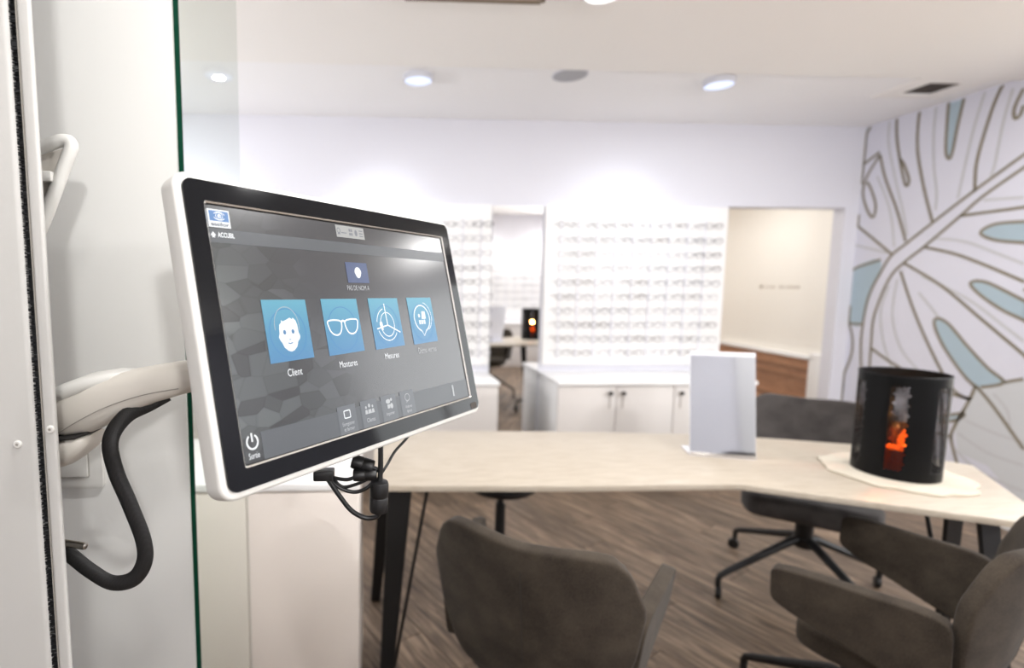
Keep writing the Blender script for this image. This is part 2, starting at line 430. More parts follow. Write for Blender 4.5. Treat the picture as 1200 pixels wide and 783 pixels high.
    def sheet(self, fn, nu, nv):
        g = [[self.bm.verts.new(fn(i/nu, j/nv)) for i in range(nu+1)] for j in range(nv+1)]
        for j in range(nv):
            for i in range(nu):
                self.bm.faces.new((g[j][i], g[j][i+1], g[j+1][i+1], g[j+1][i]))
        return self
    def build(self, name, mat, parent=None, smooth=True, recalc=True, loc=None, rotz=0.0, angle=35):
        if recalc: bmesh.ops.recalc_face_normals(self.bm, faces=list(self.bm.faces))
        me = bpy.data.meshes.new(name); self.bm.to_mesh(me); self.bm.free()
        if smooth:
            for p in me.polygons: p.use_smooth = True
            try: me.set_sharp_from_angle(angle=math.radians(angle))
            except Exception: pass
        for m in (mat if isinstance(mat, (list, tuple)) else [mat]): me.materials.append(m)
        o = bpy.data.objects.new(name, me); C.objects.link(o)
        if parent is not None: o.parent = parent
        if loc is not None: o.location = loc
        if rotz: o.rotation_euler = (0, 0, rotz)
        return o
def smooth_path(pts, n=6):
    """Catmull-Rom through the points"""
    P = [Vector(p) for p in pts]; out = []
    for i in range(len(P)-1):
        p0 = P[max(i-1, 0)]; p1 = P[i]; p2 = P[i+1]; p3 = P[min(i+2, len(P)-1)]
        for k in range(n):
            t = k / n
            out.append(0.5*((2*p1) + (p2-p0)*t + (2*p0-5*p1+4*p2-p3)*t*t + (3*p1-p0-3*p2+p3)*t**3))
    out.append(P[-1]); return out
def round_poly(pts, r, seg=5):
    out = []; n = len(pts)
    for i in range(n):
        p = Vector(pts[i]); a = Vector(pts[i-1]) - p; b = Vector(pts[(i+1) % n]) - p
        rr = min(r, a.length * 0.45, b.length * 0.45)
        s, e = p + a.normalized()*rr, p + b.normalized()*rr
        for k in range(seg+1):
            t = k/seg
            q = s*(1-t)**2 + p*2*t*(1-t) + e*t*t
            out.append((q.x, q.y))
    return out
def round_rect(x0, x1, y0, y1, r, seg=5):
    out = []
    for cx, cy, a in ((x1-r, y1-r, 0), (x0+r, y1-r, PI/2), (x0+r, y0+r, PI), (x1-r, y0+r, 1.5*PI)):
        for k in range(seg+1):
            t = a + PI/2*k/seg
            out.append((cx + r*math.cos(t), cy + r*math.sin(t)))
    return out
def tag(o, label, cat, group=None, kind=None):
    if label: o['label'] = label
    if cat: o['category'] = cat
    if group: o['group'] = group
    if kind: o['kind'] = kind
    return o
def thing(name, label, cat, loc=(0, 0, 0), rotz=0.0, group=None):
    o = bpy.data.objects.new(name, None); C.objects.link(o)
    o.empty_display_size = 0.1
    o.location = loc; o.rotation_euler = (0, 0, rotz)
    return tag(o, label, cat, group)
def struct(o, label):
    o['kind'] = 'structure'; o['label'] = label; return o
def solidify(o, t, bev=None, sub=0):
    s = o.modifiers.new('solid', 'SOLIDIFY'); s.thickness = t; s.offset = 0
    if bev:
        b = o.modifiers.new('bevel', 'BEVEL'); b.width = bev; b.segments = 3; b.limit_method = 'ANGLE'; b.angle_limit = math.radians(50)
    if sub:
        q = o.modifiers.new('sub', 'SUBSURF'); q.levels = sub; q.render_levels = sub
    return o
def text_obj(name, s, mat, parent, x, y, width=None, height=None, z=0.0, align='CENTER', bold=0.0):
    cu = bpy.data.curves.new(name, 'FONT'); cu.body = s; cu.align_x = align; cu.align_y = 'CENTER'
    cu.size = 1.0; cu.offset = bold; cu.resolution_u = 3
    to = bpy.data.objects.new('tmp', cu); C.objects.link(to)
    bpy.context.view_layer.update()
    me = bpy.data.meshes.new_from_object(to.evaluated_get(bpy.context.evaluated_depsgraph_get()))
    bpy.data.objects.remove(to); bpy.data.curves.remove(cu)
    xs = [v.co.x for v in me.vertices]; ys = [v.co.y for v in me.vertices]
    sx = width / (max(xs) - min(xs)) if width else None
    sy = height / (max(ys) - min(ys)) if height else None
    sx = sx or sy; sy = sy or sx
    ym = (max(ys) + min(ys)) / 2
    x0 = {'CENTER': (max(xs)+min(xs))/2, 'LEFT': min(xs)}[align]
    for v in me.vertices: v.co = ((v.co.x - x0)*sx, (v.co.y - ym)*sy, v.co.z*0)
    me.materials.clear(); me.materials.append(mat); me.name = name
    o = bpy.data.objects.new(name, me); C.objects.link(o); o.parent = parent; o.location = (x, y, z)
    return o
ORD = ['first', 'second', 'third', 'fourth', 'fifth', 'sixth', 'seventh', 'eighth', 'ninth', 'tenth', 'eleventh', 'twelfth']

# ================================================================== the room shell
X0, X1, Y0, Y1, ZC = -2.6, 3.69, -1.3, 3.86, 2.6
floor = struct(MB().box(X0, X1, Y0, Y1, -0.05, -0.012).build('floor', M['subfloor'], smooth=False), 'brown wood plank floor of the optician shop')
def clip_poly(pts):
    for ax, lim, sgn in ((0, X0, 1), (0, X1, -1), (1, Y0, 1), (1, Y1, -1)):
        out = []
        for i in range(len(pts)):
            a, b = pts[i-1], pts[i]
            da, db = (a[ax]-lim)*sgn, (b[ax]-lim)*sgn
            if (da >= 0) != (db >= 0):
                t = da/(da-db); out.append((a[0]+(b[0]-a[0])*t, a[1]+(b[1]-a[1])*t))
            if db >= 0: out.append(b)
        pts = out
        if len(pts) < 3: return []
    return pts
PA = math.atan2(0.88, -0.48)
pd, pn = Vector((math.cos(PA), math.sin(PA))), Vector((-math.sin(PA), math.cos(PA)))
PW, PL, GAP = 0.185, 1.25, 0.003
for row in range(-32, 33):
    off = random.uniform(0, PL)
    for k in range(-6, 7):
        u0, u1 = k*PL + off + GAP/2, (k+1)*PL + off - GAP/2
        v0, v1 = row*PW + GAP/2, (row+1)*PW - GAP/2
        quad = [pd*u + pn*v for u, v in ((u0, v0), (u1, v0), (u1, v1), (u0, v1))]
        pts = clip_poly([(q.x, q.y) for q in quad])
        if len(pts) < 3: continue
        c = Vector((sum(p[0] for p in pts)/len(pts), sum(p[1] for p in pts)/len(pts)))
        loc = [((Vector(p)-c).dot(pd), (Vector(p)-c).dot(pn)) for p in pts]
        if max(l[0] for l in loc) - min(l[0] for l in loc) < 0.03: continue
        MB().prism(loc, -0.012, 0.0).build('plank', M['floor'], floor, smooth=False, loc=(c.x, c.y, 0), rotz=PA)

def wall(name, boxes, mat, label):
    mb = MB()
    for b in boxes: mb.box(*b)
    return struct(mb.build(name, mat, smooth=False), label)
OPX0, OPX1, OPZ = 2.66, 3.58, 2.0
wall_back = wall('wall_back', [(X0-0.1, OPX0, Y1, Y1+0.10, 0, ZC), (OPX1, X1+0.1, Y1, Y1+0.10, 0, ZC), (OPX0, OPX1, Y1, Y1+0.10, OPZ, ZC)], M['wall_cool'], 'white back wall above the spectacle displays')
WY0, WY1, WZ0, WZ1 = 1.0, 2.36, 0.35, 2.40
wall_right = wall('wall_right', [(X1, X1+0.1, Y0-0.1, WY0, 0, ZC), (X1, X1+0.1, WY1, Y1, 0, ZC), (X1, X1+0.1, WY0, WY1, 0, WZ0), (X1, X1+0.1, WY0, WY1, WZ1, ZC)], M['mural_paper'], 'side wall papered with a large line-drawn leaf')
wall('wall_left', [(X0-0.1, X0, Y0-0.1, Y1, 0, ZC)], M['wall'], 'white left side wall')
wall('wall_rear', [(X0, X1, Y0-0.1, Y0, 0, ZC)], M['wall'], 'white wall opposite the displays, seen in the mirror')
ceiling = struct(MB().box(X0, X1, Y0, 2.93, ZC-0.012, ZC+0.08).build('ceiling', M['ceiling'], smooth=False), 'white ceiling over the tables')
MB().box(X0, X1, 2.93, Y1, ZC, ZC+0.08).build('ceiling_strip', M['ceiling_strip'], ceiling, smooth=False)
struct(MB().box(X1-0.014, X1, WY1, Y1, 0, 0.09, 0.003).build('baseboard_right', M['trim'], smooth=False), 'white skirting under the leaf mural')
struct(MB().box(OPX1, X1-0.014, Y1-0.014, Y1, 0, 0.09, 0.003).build('baseboard_back', M['trim'], smooth=False), 'white skirting beside the opening')
# unseen shop window added for daylight, its position guessed from screen reflections
win = MB()
for a in ((WY0, WY1, WZ0, WZ0+0.05), (WY0, WY1, WZ1-0.05, WZ1)): win.box(X1+0.02, X1+0.08, a[0], a[1], a[2], a[3])
for a in ((WY0, WY0+0.05), (WY1-0.05, WY1), (1.66, 1.70)): win.box(X1+0.02, X1+0.08, a[0], a[1], WZ0, WZ1)
window = struct(win.build('window_1', M['trim'], smooth=False), 'unseen shop window added in the side wall')
MB().box(X1+0.045, X1+0.053, WY0+0.05, WY1-0.05, WZ0+0.05, WZ1-0.05).build('pane', M['window_glass'], window, smooth=False)
gm, gnt, gp = new_mat('street_ground'); gp.inputs['Base Color'].default_value = srgb(186, 176, 162); gp.inputs['Roughness'].default_value = 0.9
struct(MB().box(-14, 24, -18, 14, -0.16, -0.10).build('ground', gm, smooth=False), 'street outside the shop window')

# ---- leaf mural, flat print on wall_right
def on_side_wall(o, x, parent):
    o.parent = parent
    o.matrix_local = Matrix(((0, 0, -1, x), (-1, 0, 0, 0), (0, 1, 0, 0), (0, 0, 0, 1)))
    return o
MURAL_DARK = [
    [(2.867,2.16),(3.093,2.001),(3.32,1.829),(3.481,1.702),(3.573,1.628),(3.635,1.519),(3.719,1.313),(3.741,1.015),(3.716,0.767)],
    [(2.86,2.087),(3.044,1.959),(3.156,1.855),(3.357,1.674),(3.478,1.575),(3.573,1.459),(3.656,1.194),(3.659,0.974),(3.652,0.778)],
    [(3.093,2.001),(3.101,2.156),(3.08,2.319),(3.042,2.504),(3.004,2.612)],
    [(3.321,1.839),(3.398,2.073),(3.464,2.329),(3.479,2.52),(3.473,2.602)],
    [(3.483,1.722),(3.565,1.946),(3.671,2.181),(3.731,2.365)],
    [(3.734,2.386),(3.86,2.322)],
    [(3.731,2.365),(3.816,2.23),(3.838,2.109),(3.79,1.976),(3.74,1.918),(3.726,1.998),(3.771,2.118),(3.812,2.188)],
    [(3.632,2.604),(3.618,2.464),(3.581,2.3),(3.523,2.114),(3.501,2.139),(3.547,2.254),(3.581,2.3)],
    [(3.299,2.634),(3.295,2.466),(3.284,2.285),(3.258,2.229),(3.243,2.275),(3.23,2.429),(3.208,2.602)],
    [(2.906,2.537),(2.939,2.439),(2.93,2.381),(2.908,2.39),(2.896,2.441)],
    [(3.821,2.601),(3.867,2.511),(3.883,2.328),(3.914,2.175)],
    [(3.574,1.639),(3.724,1.761),(3.873,1.881),(3.927,1.952)],
    [(3.156,1.855),(2.99,1.859),(2.837,1.863)],
    [(3.357,1.674),(3.163,1.617),(2.971,1.531),(2.79,1.440)],
    [(2.829,1.782),(2.968,1.782),(3.036,1.738),(2.959,1.689),(2.817,1.662)],
    [(3.497,1.516),(3.395,1.279),(3.263,1.023),(3.099,0.768),(2.984,0.709)],
    [(3.48,1.572),(3.223,1.415),(2.983,1.218),(2.753,1.028)],
    [(2.784,1.334),(2.971,1.436),(3.057,1.436),(3.016,1.376),(2.89,1.282),(2.772,1.223)],
    [(2.966,0.799),(3.034,0.854),(3.163,1.013),(3.235,1.146),(3.231,1.2),(3.159,1.173),(3.035,1.04),(2.919,0.925),(2.83,0.852),(2.941,0.8)],
    [(2.83,0.852),(2.739,0.889)],
    [(2.967,0.805),(2.863,0.697),(2.698,0.491)],
    [(2.967,0.805),(2.992,0.707),(3.056,0.523),(3.065,0.434),(3.012,0.28)],
    [(3.656,0.95),(3.513,0.874),(3.28,0.776),(3.095,0.726),(2.985,0.719)],
    [(3.932,1.255),(3.827,1.056),(3.809,0.88),(3.874,0.687),(3.938,0.595)],
    [(3.958,0.645),(3.873,0.529),(3.823,0.462)],
    [(3.931,1.525),(3.647,1.602)],
    [(3.853,1.118),(3.744,1.119)],
    [(3.156,0.56),(3.01,0.619),(3.059,0.56),(3.152,0.524)],
    [(3.154,0.45),(3.067,0.451)],
]
MURAL_LIGHT = [
    [(3.682,2.6),(3.676,2.441),(3.612,2.209),(3.525,1.94),(3.478,1.76)],
    [(3.372,2.605),(3.372,2.434),(3.349,2.21),(3.313,2.021),(3.31,1.911)],
    [(3.095,2.605),(3.134,2.401),(3.159,2.203),(3.183,1.964)],
    [(2.957,2.555),(2.986,2.374),(3.004,2.135),(3.019,2.072)],
    [(3.041,1.934),(2.843,1.919)],
    [(3.309,1.727),(3.123,1.694),(2.951,1.614),(2.805,1.542)],
    [(3.738,2.215),(3.616,1.953),(3.559,1.688)],
    [(3.905,1.732),(3.606,1.65)],
    [(3.568,1.412),(3.611,1.245),(3.577,1.032),(3.483,0.808)],
    [(3.514,1.459),(3.523,1.203),(3.442,0.978),(3.307,0.838)],
    [(3.361,1.369),(3.199,1.181),(3.022,0.908)],
    [(3.351,1.48),(3.065,1.334),(2.847,1.17),(2.76,1.103)],
    [(3.033,0.486),(2.868,0.414),(2.689,0.398)],
    [(3.006,0.579),(2.847,0.542),(2.702,0.528)],
    [(3.041,0.377),(2.888,0.284),(2.674,0.25)],
    [(2.871,0.775),(2.798,0.694),(2.774,0.603)],
]
MURAL_BLUE = [
    [(3.299,2.634),(3.295,2.466),(3.284,2.285),(3.258,2.229),(3.243,2.275),(3.23,2.429),(3.208,2.602)],
    [(3.821,2.601),(3.867,2.511),(3.883,2.328),(3.914,2.175),(3.906,2.396),(3.9,2.603)],
    [(2.62,1.77),(2.829,1.782),(2.968,1.782),(3.036,1.738),(2.959,1.689),(2.817,1.662),(2.62,1.66),(2.52,1.71)],
    [(3.931,1.525),(3.647,1.602),(3.706,1.314),(3.744,1.119),(3.853,1.118),(3.923,1.255)],
    [(2.60,1.22),(2.784,1.334),(2.971,1.436),(3.057,1.436),(3.016,1.376),(2.89,1.282),(2.772,1.223),(2.62,1.12),(2.50,1.08)],
    [(3.231,1.2),(3.159,1.173),(3.035,1.04),(2.919,0.925),(2.83,0.852),(2.941,0.8),(3.034,0.854),(3.163,1.013),(3.235,1.146)],
    [(3.156,0.56),(3.01,0.619),(3.059,0.56),(3.152,0.524)],
]
MURAL_GREY = [
    [(2.966,0.795),(2.55,0.95),(2.42,0.70),(2.42,0.12),(2.60,0.10),(2.86,0.336),(3.021,0.363),(3.056,0.523)],
]

def flat_path(p, n=5): return [(-v.x, v.y) for v in smooth_path([(a, b, 0) for a, b in p], n)]
def in_wall(p): return [(max(-3.855, min(-2.37, x)), min(2.585, z)) for x, z in p]
for p in MURAL_GREY:
    on_side_wall(MB().poly(in_wall([(-a, b) for a, b in p])).build('mural_field', M['leaf_grey'], recalc=False), X1-0.0008, wall_right)
mb = MB()
for p in MURAL_LIGHT + [[(2.78,1.9),(2.3,2.1),(1.7,2.2)],[(2.8,1.3),(2.3,1.05),(1.8,0.6)],[(2.5,2.38),(2.2,2.45),(1.6,2.3)]]:
    mb.ribbon(in_wall(flat_path(p)), 0.016)
o = on_side_wall(mb.build('grey_vein', M['leaf_light'], recalc=False), X1-0.0012, wall_right); o['kind'] = 'stuff'
for p in MURAL_BLUE:
    q = in_wall(flat_path(p + [p[0]], 4)[:-1])
    on_side_wall(MB().poly(q).build('blue_leaf_patch', M['leaf_blue'], recalc=False), X1-0.0016, wall_right)
mb = MB()
for p in MURAL_DARK + [[(2.867,2.16),(2.5,2.42),(2.3,2.56)],[(2.86,2.087),(2.5,2.33),(2.15,2.57)],[(2.837,1.863),(2.4,1.9),(1.8,1.7)],[(2.753,1.028),(2.3,0.5),(2.1,0.1)],[(2.79,1.4),(2.2,1.0),(1.6,0.8)],[(2.6,2.26),(2.1,2.2),(1.5,2.4)],[(2.829,1.782),(2.62,1.77),(2.52,1.71),(2.62,1.66),(2.817,1.662)],[(2.784,1.334),(2.60,1.22),(2.50,1.08),(2.62,1.12),(2.772,1.223)]]:
    mb.ribbon(in_wall(flat_path(p)), 0.019)
o = on_side_wall(mb.build('brown_vein', M['leaf_dark'], recalc=False), X1-0.002, wall_right); o['kind'] = 'stuff'

# ---- hall behind the opening
HX = 4.0
struct(MB().box(1.6, 5.2, Y1+0.1, 8.2, -0.05, 0.0).build('floor_hall', M['hall_floor'], smooth=False), 'dim floor of the hall behind the opening')
hall = wall('wall_hall', [(HX, HX+0.1, Y1+0.1, 5.82, 0, 2.5)], M['hall_wall'], 'cream hall wall carrying a line of small lettering')
wall('wall_hall_end', [(1.6, 5.2, 8.2, 8.3, 0, 2.5), (HX+0.1, 5.2, 5.72, 5.82, 0, 2.5)], M['slat'], 'brown far end of the hall')
wall('wall_hall_left', [(1.5, 1.6, Y1+0.1, 8.2, 0, 2.5)], M['hall_wall'], 'cream hall wall hidden behind the displays')
struct(MB().box(1.6, 5.2, Y1+0.1, 8.2, 2.5, 2.56).build('ceiling_hall', M['ceiling'], smooth=False), 'brightly lit ceiling of the hall')
# wood slat dado with its white ledge and white end post
dado = thing('slatted_dado', 'brown slatted wood dado under a white ledge in the hall', 'wood panel', (HX-0.062, 5.1, 0))
MB().box(0.03, 0.058, -0.62, 0.70, 0.0, 0.735).build('backing_board', M['seam'], dado, smooth=False)
slat_me = None
for i in range(17):
    z = 0.004 + i*0.043
    if slat_me is None:
        s = MB().box(-0.66, 0.66, -0.012, 0.012, -0.0195, 0.0195, 0.003, 1).build('slat', M['slat'], dado, smooth=False); slat_me = s.data
    else:
        s = bpy.data.objects.new('slat', slat_me); C.objects.link(s); s.parent = dado
    s.location = (0.018, 0.04, z + 0.0195); s.rotation_euler = (0, 0, PI/2)
MB().box(-0.01, 0.06, -0.66, 0.70, 0.735, 0.765, 0.004).build('ledge', M['trim'], dado)
MB().box(-0.01, 0.06, -0.80, -0.63, 0.0, 0.80, 0.004).build('end_post', M['trim'], dado)
# line of lettering, too small and blurred to read: a mark and two rows of short strokes
mb = MB(); x = 0.0
mb.disc(-5.205, 1.392, 0.026, 0.018, 10)
for wlen in (5, 9):
    for k in range(wlen):
        x0 = -5.155 + x; h = random.choice((0.018, 0.022, 0.026))
        mb.poly([(x0, 1.380), (x0+0.017, 1.380), (x0+0.013, 1.380+h), (x0+0.003, 1.380+h)])
        x += 0.029
    x += 0.045
on_side_wall(mb.build('wall_lettering', M['ink'], recalc=False), HX-0.002, hall)

# ================================================================== near partition, socket, glass screen
part = wall('wall_partition', [(X0, -0.330, 0.90, 0.915, 0, ZC-0.012)], M['panel_white'], 'smooth white partition wall behind the measuring column')
sw = thing('wall_switch', 'square white switch plate on the partition behind the arm', 'switch', (-0.523, 0.899, 1.109))
MB().prism(round_rect(-0.05, 0.05, -0.05, 0.05, 0.01), 0, 0.009, 0.002).xform(Matrix.Rotation(PI/2, 4, 'X')).build('cover_plate', M['plastic_white'], sw)
MB().ribbon(round_rect(-0.027, 0.027, -0.029, 0.029, 0.003), 0.0016, True, 0.0094).xform(Matrix.Rotation(PI/2, 4, 'X')).build('gap', M['soft_seam'], sw, recalc=False)
MB().prism(round_rect(-0.026, 0.026, -0.028, 0.028, 0.003), 0.009, 0.0125, 0.001).xform(Matrix.Rotation(PI/2, 4, 'X')).build('rocker', M['plastic_white'], sw)
gs = thing('glass_screen', 'tall clear glass screen with a green polished edge beside the white partition', 'glass screen', (-0.328, 0.90, 0))
MB().box(0.0, 0.008, 0.003, 0.37, 0.0, ZC-0.013).build('pane', M['glass'], gs, smooth=False)
MB().box(0.0, 0.008, 0.0, 0.003, 0.0, ZC-0.013).build('green_edge', M['glass_edge'], gs, smooth=False)

# ================================================================== near white cabinet (below the screen)
nc = thing('side_cabinet', 'plain off-white low cabinet between glass screen and table', 'cabinet', (-0.05, 1.5, 0))
MB().box(-0.90, 0.0, 0.016, 0.45, 0.0, 0.795, 0.002).build('body', M['near_cab'], nc)
MB().box(-0.90, -0.336, 0.0, 0.016, 0.01, 0.79, 0.002).build('door', M['near_cab'], nc)
MB().box(-0.333, 0.0, 0.0, 0.016, 0.01, 0.79, 0.002).build('door', M['near_cab'], nc)
MB().box(-0.90, 0.002, -0.004, 0.452, 0.798, 0.820, 0.003).build('top', M['white_lac'], nc)

# ================================================================== measuring column
col = thing('measuring_column', 'white floor-standing measuring column with black brush slit at the picture edge', 'measuring device', (-0.36, 0.55, 0))
# local: x from slit, y depth, z height
MB().prism([(-0.45, 0.10), (-0.06, 0.10), (-0.05, 0.015), (-0.45, 0.015)], 0.0, 2.2).build('core', M['black_rubber'], col, smooth=False)
MB().prism(round_poly([(-0.46, 0.013), (-0.46, 0.0), (0.0, 0.0), (0.0, 0.013)], 0.006, 3), 0.0, 2.2).build('front_panel', M['column'], col)
MB().box(-0.001, 0.0072, 0.006, 0.010, 0.02, 2.18).build('brush_strip', M['brush'], col, smooth=False)
mb = MB(); rb = random.Random(3)
for i in range(620):
    z = 0.85 + i*0.0016 + rb.uniform(-0.0006, 0.0006); t = rb.uniform(-0.0012, 0.0012); w = rb.uniform(0.0003, 0.0006)
    mb.box(-0.0005, 0.0068, 0.003, 0.0055, z, z + w)
    for v in list(mb.bm.verts)[-4:]: v.co.z += t
o = mb.build('bristles', M['brush'], col, smooth=False); o['kind'] = 'stuff'
mb = MB()
for i in range(64):
    z = rb.uniform(0.9, 1.75); t = rb.uniform(-0.002, 0.002); a = rb.uniform(-0.0005, 0.003); b = a + rb.uniform(0.002, 0.005); w = rb.uniform(0.0002, 0.0004)
    mb.box(a, min(b, 0.0068), 0.0022, 0.0028, z, z + w)
    for v in list(mb.bm.verts)[-8:]: v.co.z += t * (v.co.x - a) / 0.004
o = mb.build('stray_bristles', M['bristle_light'], col, smooth=False); o['kind'] = 'stuff'
MB().box(0.0072, 0.0088, 0.001, 0.012, 0.0, 2.2).build('inner_channel', M['soft_seam'], col, smooth=False)
MB().prism(round_poly([(0.0088, 0.006), (0.0088, 0.0), (0.0212, 0.0), (0.0212, 0.006)], 0.003, 3), 0.0, 2.2).build('edge_rail', M['column'], col)
def screw(x, z):
    s = MB().lathe([(0.0, 0.0), (0.0042, 0.0), (0.0042, 0.0014), (0.0034, 0.0022), (0.0016, 0.0023), (0.0014, 0.0012), (0.0, 0.0012)], n=20).xform(Matrix.Rotation(PI/2, 4, 'X')).build('screw', M['plastic_white'], col)
    s.location = (x, 0.0, z)
    h = MB().disc(0, 0, 0.0015, 0.0015, 8, 0.0025).xform(Matrix.Rotation(PI/2, 4, 'X')).build('socket', M['soft_seam'], s, recalc=False)
for z in (1.247, 0.62, 1.87): screw(-0.018, z)
for z in (1.263, 0.66, 1.86): screw(0.0165, z)
# arm, world coordinates minus the column's base
CB = Vector((-0.36, 0.55, 0))
def cw(p): return Vector(p) - CB
def loft(sections, n=20, sq=0.62):
    """rounded-box sections: (centre, half height, half depth, tilt) swept along x"""
    mb = MB(); rings = []
    for c, hz, hy in sections:
        ring = []
        for k in range(n):
            a = 2*PI*k/n; ca, sa = math.cos(a), math.sin(a)
            yy = math.copysign(abs(ca)**sq, ca)*hy; zz = math.copysign(abs(sa)**sq, sa)*hz
            ring.append(mb.bm.verts.new(cw((c[0], c[1] + yy, c[2] + zz))))
        rings.append(ring)
    for i in range(len(rings)-1):
        for k in range(n): mb.bm.faces.new((rings[i][k], rings[i][(k+1) % n], rings[i+1][(k+1) % n], rings[i+1][k]))
    mb.bm.faces.new(rings[0][::-1]); mb.bm.faces.new(rings[-1])
    return mb
ARM = [((-0.430, 0.66, 1.254), 0.022, 0.030), ((-0.405, 0.655, 1.256), 0.026, 0.034), ((-0.375, 0.65, 1.261), 0.031, 0.034), ((-0.345, 0.648, 1.268), 0.033, 0.033),
       ((-0.310, 0.648, 1.281), 0.028, 0.030), ((-0.270, 0.652, 1.293), 0.0225, 0.028), ((-0.230, 0.66, 1.301), 0.020, 0.026), ((-0.17, 0.675, 1.308), 0.019, 0.025), ((-0.10, 0.70, 1.32), 0.019, 0.024), ((-0.055, 0.715, 1.335), 0.019, 0.022)]
loft(ARM).build('arm', M['plastic_grey'], col, angle=60)
loft([((-0.405, 0.655, 1.272), 0.010, 0.030), ((-0.38, 0.648, 1.283), 0.012, 0.033), ((-0.35, 0.646, 1.295), 0.011, 0.031), ((-0.32, 0.648, 1.3025), 0.008, 0.024), ((-0.30, 0.65, 1.306), 0.004, 0.012)]).build('arm_cap', M['plastic_white'], col, angle=60)
# seam line along the near side of the arm
seam_pts = smooth_path([(-0.392, 0.6150, 1.231), (-0.375, 0.6142, 1.240), (-0.35, 0.6135, 1.255), (-0.32, 0.6165, 1.270), (-0.28, 0.6215, 1.283), (-0.24, 0.6315, 1.289)], 6)
MB().tube([cw(p) for p in seam_pts], 0.0007, 5).build('arm_seam', M['soft_seam'], col)
loft([((-0.430, 0.65, 1.233), 0.003, 0.030), ((-0.39, 0.648, 1.230), 0.003, 0.033), ((-0.36, 0.646, 1.2325), 0.003, 0.030), ((-0.348, 0.646, 1.236), 0.003, 0.020)]).build('pivot_gap', M['seam'], col)
loft([((-0.430, 0.65, 1.205), 0.018, 0.030), ((-0.395, 0.648, 1.208), 0.0205, 0.033), ((-0.372, 0.646, 1.214), 0.0185, 0.032), ((-0.356, 0.646, 1.221), 0.0125, 0.028), ((-0.347, 0.646, 1.227), 0.0055, 0.018)]).build('pivot_housing', M['plastic_grey'], col, angle=60)
CAB = [(-0.262, 0.652, 1.278), (-0.280, 0.642, 1.268), (-0.299, 0.620, 1.258), (-0.308, 0.60, 1.235), (-0.304, 0.60, 1.198), (-0.290, 0.60, 1.158), (-0.276, 0.60, 1.113), (-0.276, 0.60, 1.085), (-0.290, 0.60, 1.064), (-0.315, 0.60, 1.060), (-0.340, 0.60, 1.076), (-0.362, 0.60, 1.096), (-0.385, 0.605, 1.108), (-0.41, 0.612, 1.115)]
MB().tube([cw(p) for p in smooth_path(CAB, 8)], 0.0095, 14, flat=(0.55, (0, 1, 0))).build('cable_sleeve', M['sleeve'], col)
MB().tube([cw(p) for p in [(-0.385, 0.60, 1.114), (-0.336, 0.583, 1.1155), (-0.333, 0.582, 1.1155), (-0.332, 0.5817, 1.1155)]], [0.0042, 0.0042, 0.0034, 0.001], 14).build('cable_pin', M['steel'], col)
# white grip behind the rail
hp = smooth_path([(-0.48, 0.72, 1.585), (-0.45, 0.72, 1.589), (-0.422, 0.72, 1.600), (-0.408, 0.72, 1.603), (-0.4005, 0.72, 1.596), (-0.412, 0.72, 1.567), (-0.430, 0.72, 1.525), (-0.447, 0.72, 1.488), (-0.47, 0.72, 1.45)], 6)
MB().tube([cw(p) for p in hp], 0.0085, 12, flat=(1.0, (0, 1, 0))).build('grip', M['plastic_white'], col)
MB().prism([(-0.09, 1.582), (-0.048, 1.594), (-0.066, 1.545), (-0.08, 1.50), (-0.10, 1.48)], -0.175, -0.171).xform(Matrix.Rotation(PI/2, 4, 'X')).build('grip_web', M['plastic_grey'], col, smooth=False)
MB().box(-0.11, -0.062, 0.158, 0.172, 1.548, 1.562, 0.003).build('grip_bracket', M['plastic_white'], col)

# ================================================================== touch-screen monitor
mon = thing('touch_monitor', 'tilted white-rimmed touch-screen monitor on the column arm, menu lit', 'monitor')
me_, mu_, mn_ = Vector((0.65035, 0.75955, -0.01175)), Vector((-0.17037, 0.16091, 0.97215)), Vector((0.74029, -0.63023, 0.23405))
mon.matrix_world = Matrix(((me_.x, mu_.x, mn_.x, -0.0130), (me_.y, mu_.y, mn_.y, 0.6595), (me_.z, mu_.z, mn_.z, 1.3681), (0, 0, 0, 1)))
MW, MH = 0.2365, 0.1575
MB().prism(round_rect(-MW, MW, -MH, MH, 0.016, 8), -0.022, 0.0042, 0.0045, 4).build('rim', M['plastic_white'], mon, angle=60)
MB().prism(round_rect(-0.20, 0.20, -0.125, 0.125, 0.03, 6), -0.048, -0.021, 0.010, 3).build('back_cover', M['plastic_white'], mon, angle=60)
MB().box(-0.06, 0.06, -0.06, 0.06, -0.062, -0.046, 0.004).build('mount_plate', M['plastic_grey'], mon)
# black glass bezel with a hole for the screen
SX, SY, SYO = 0.2095, 0.1300, -0.0008
bm = bmesh.new()
outer = round_rect(-MW+0.0075, MW-0.0075, -MH+0.0075, MH-0.0075, 0.010, 5); inner = round_rect(-SX, SX, -SY+SYO, SY+SYO, 0.003, 5)
vo = [bm.verts.new((x, y, 0.0068)) for x, y in outer]; vi = [bm.verts.new((x, y, 0.0068)) for x, y in inner]
for i in range(len(vo)):
    j = (i+1) % len(vo); bm.faces.new((vo[i], vo[j], vi[j], vi[i]))
vb = [bm.verts.new((x, y, 0.0030)) for x, y in outer]
for i in range(len(vo)):
    j = (i+1) % len(vo); bm.faces.new((vb[i], vb[j], vo[j], vo[i]))
b = MB(); b.bm.free(); b.bm = bm
b.build('bezel', M['bezel'], mon, smooth=False)
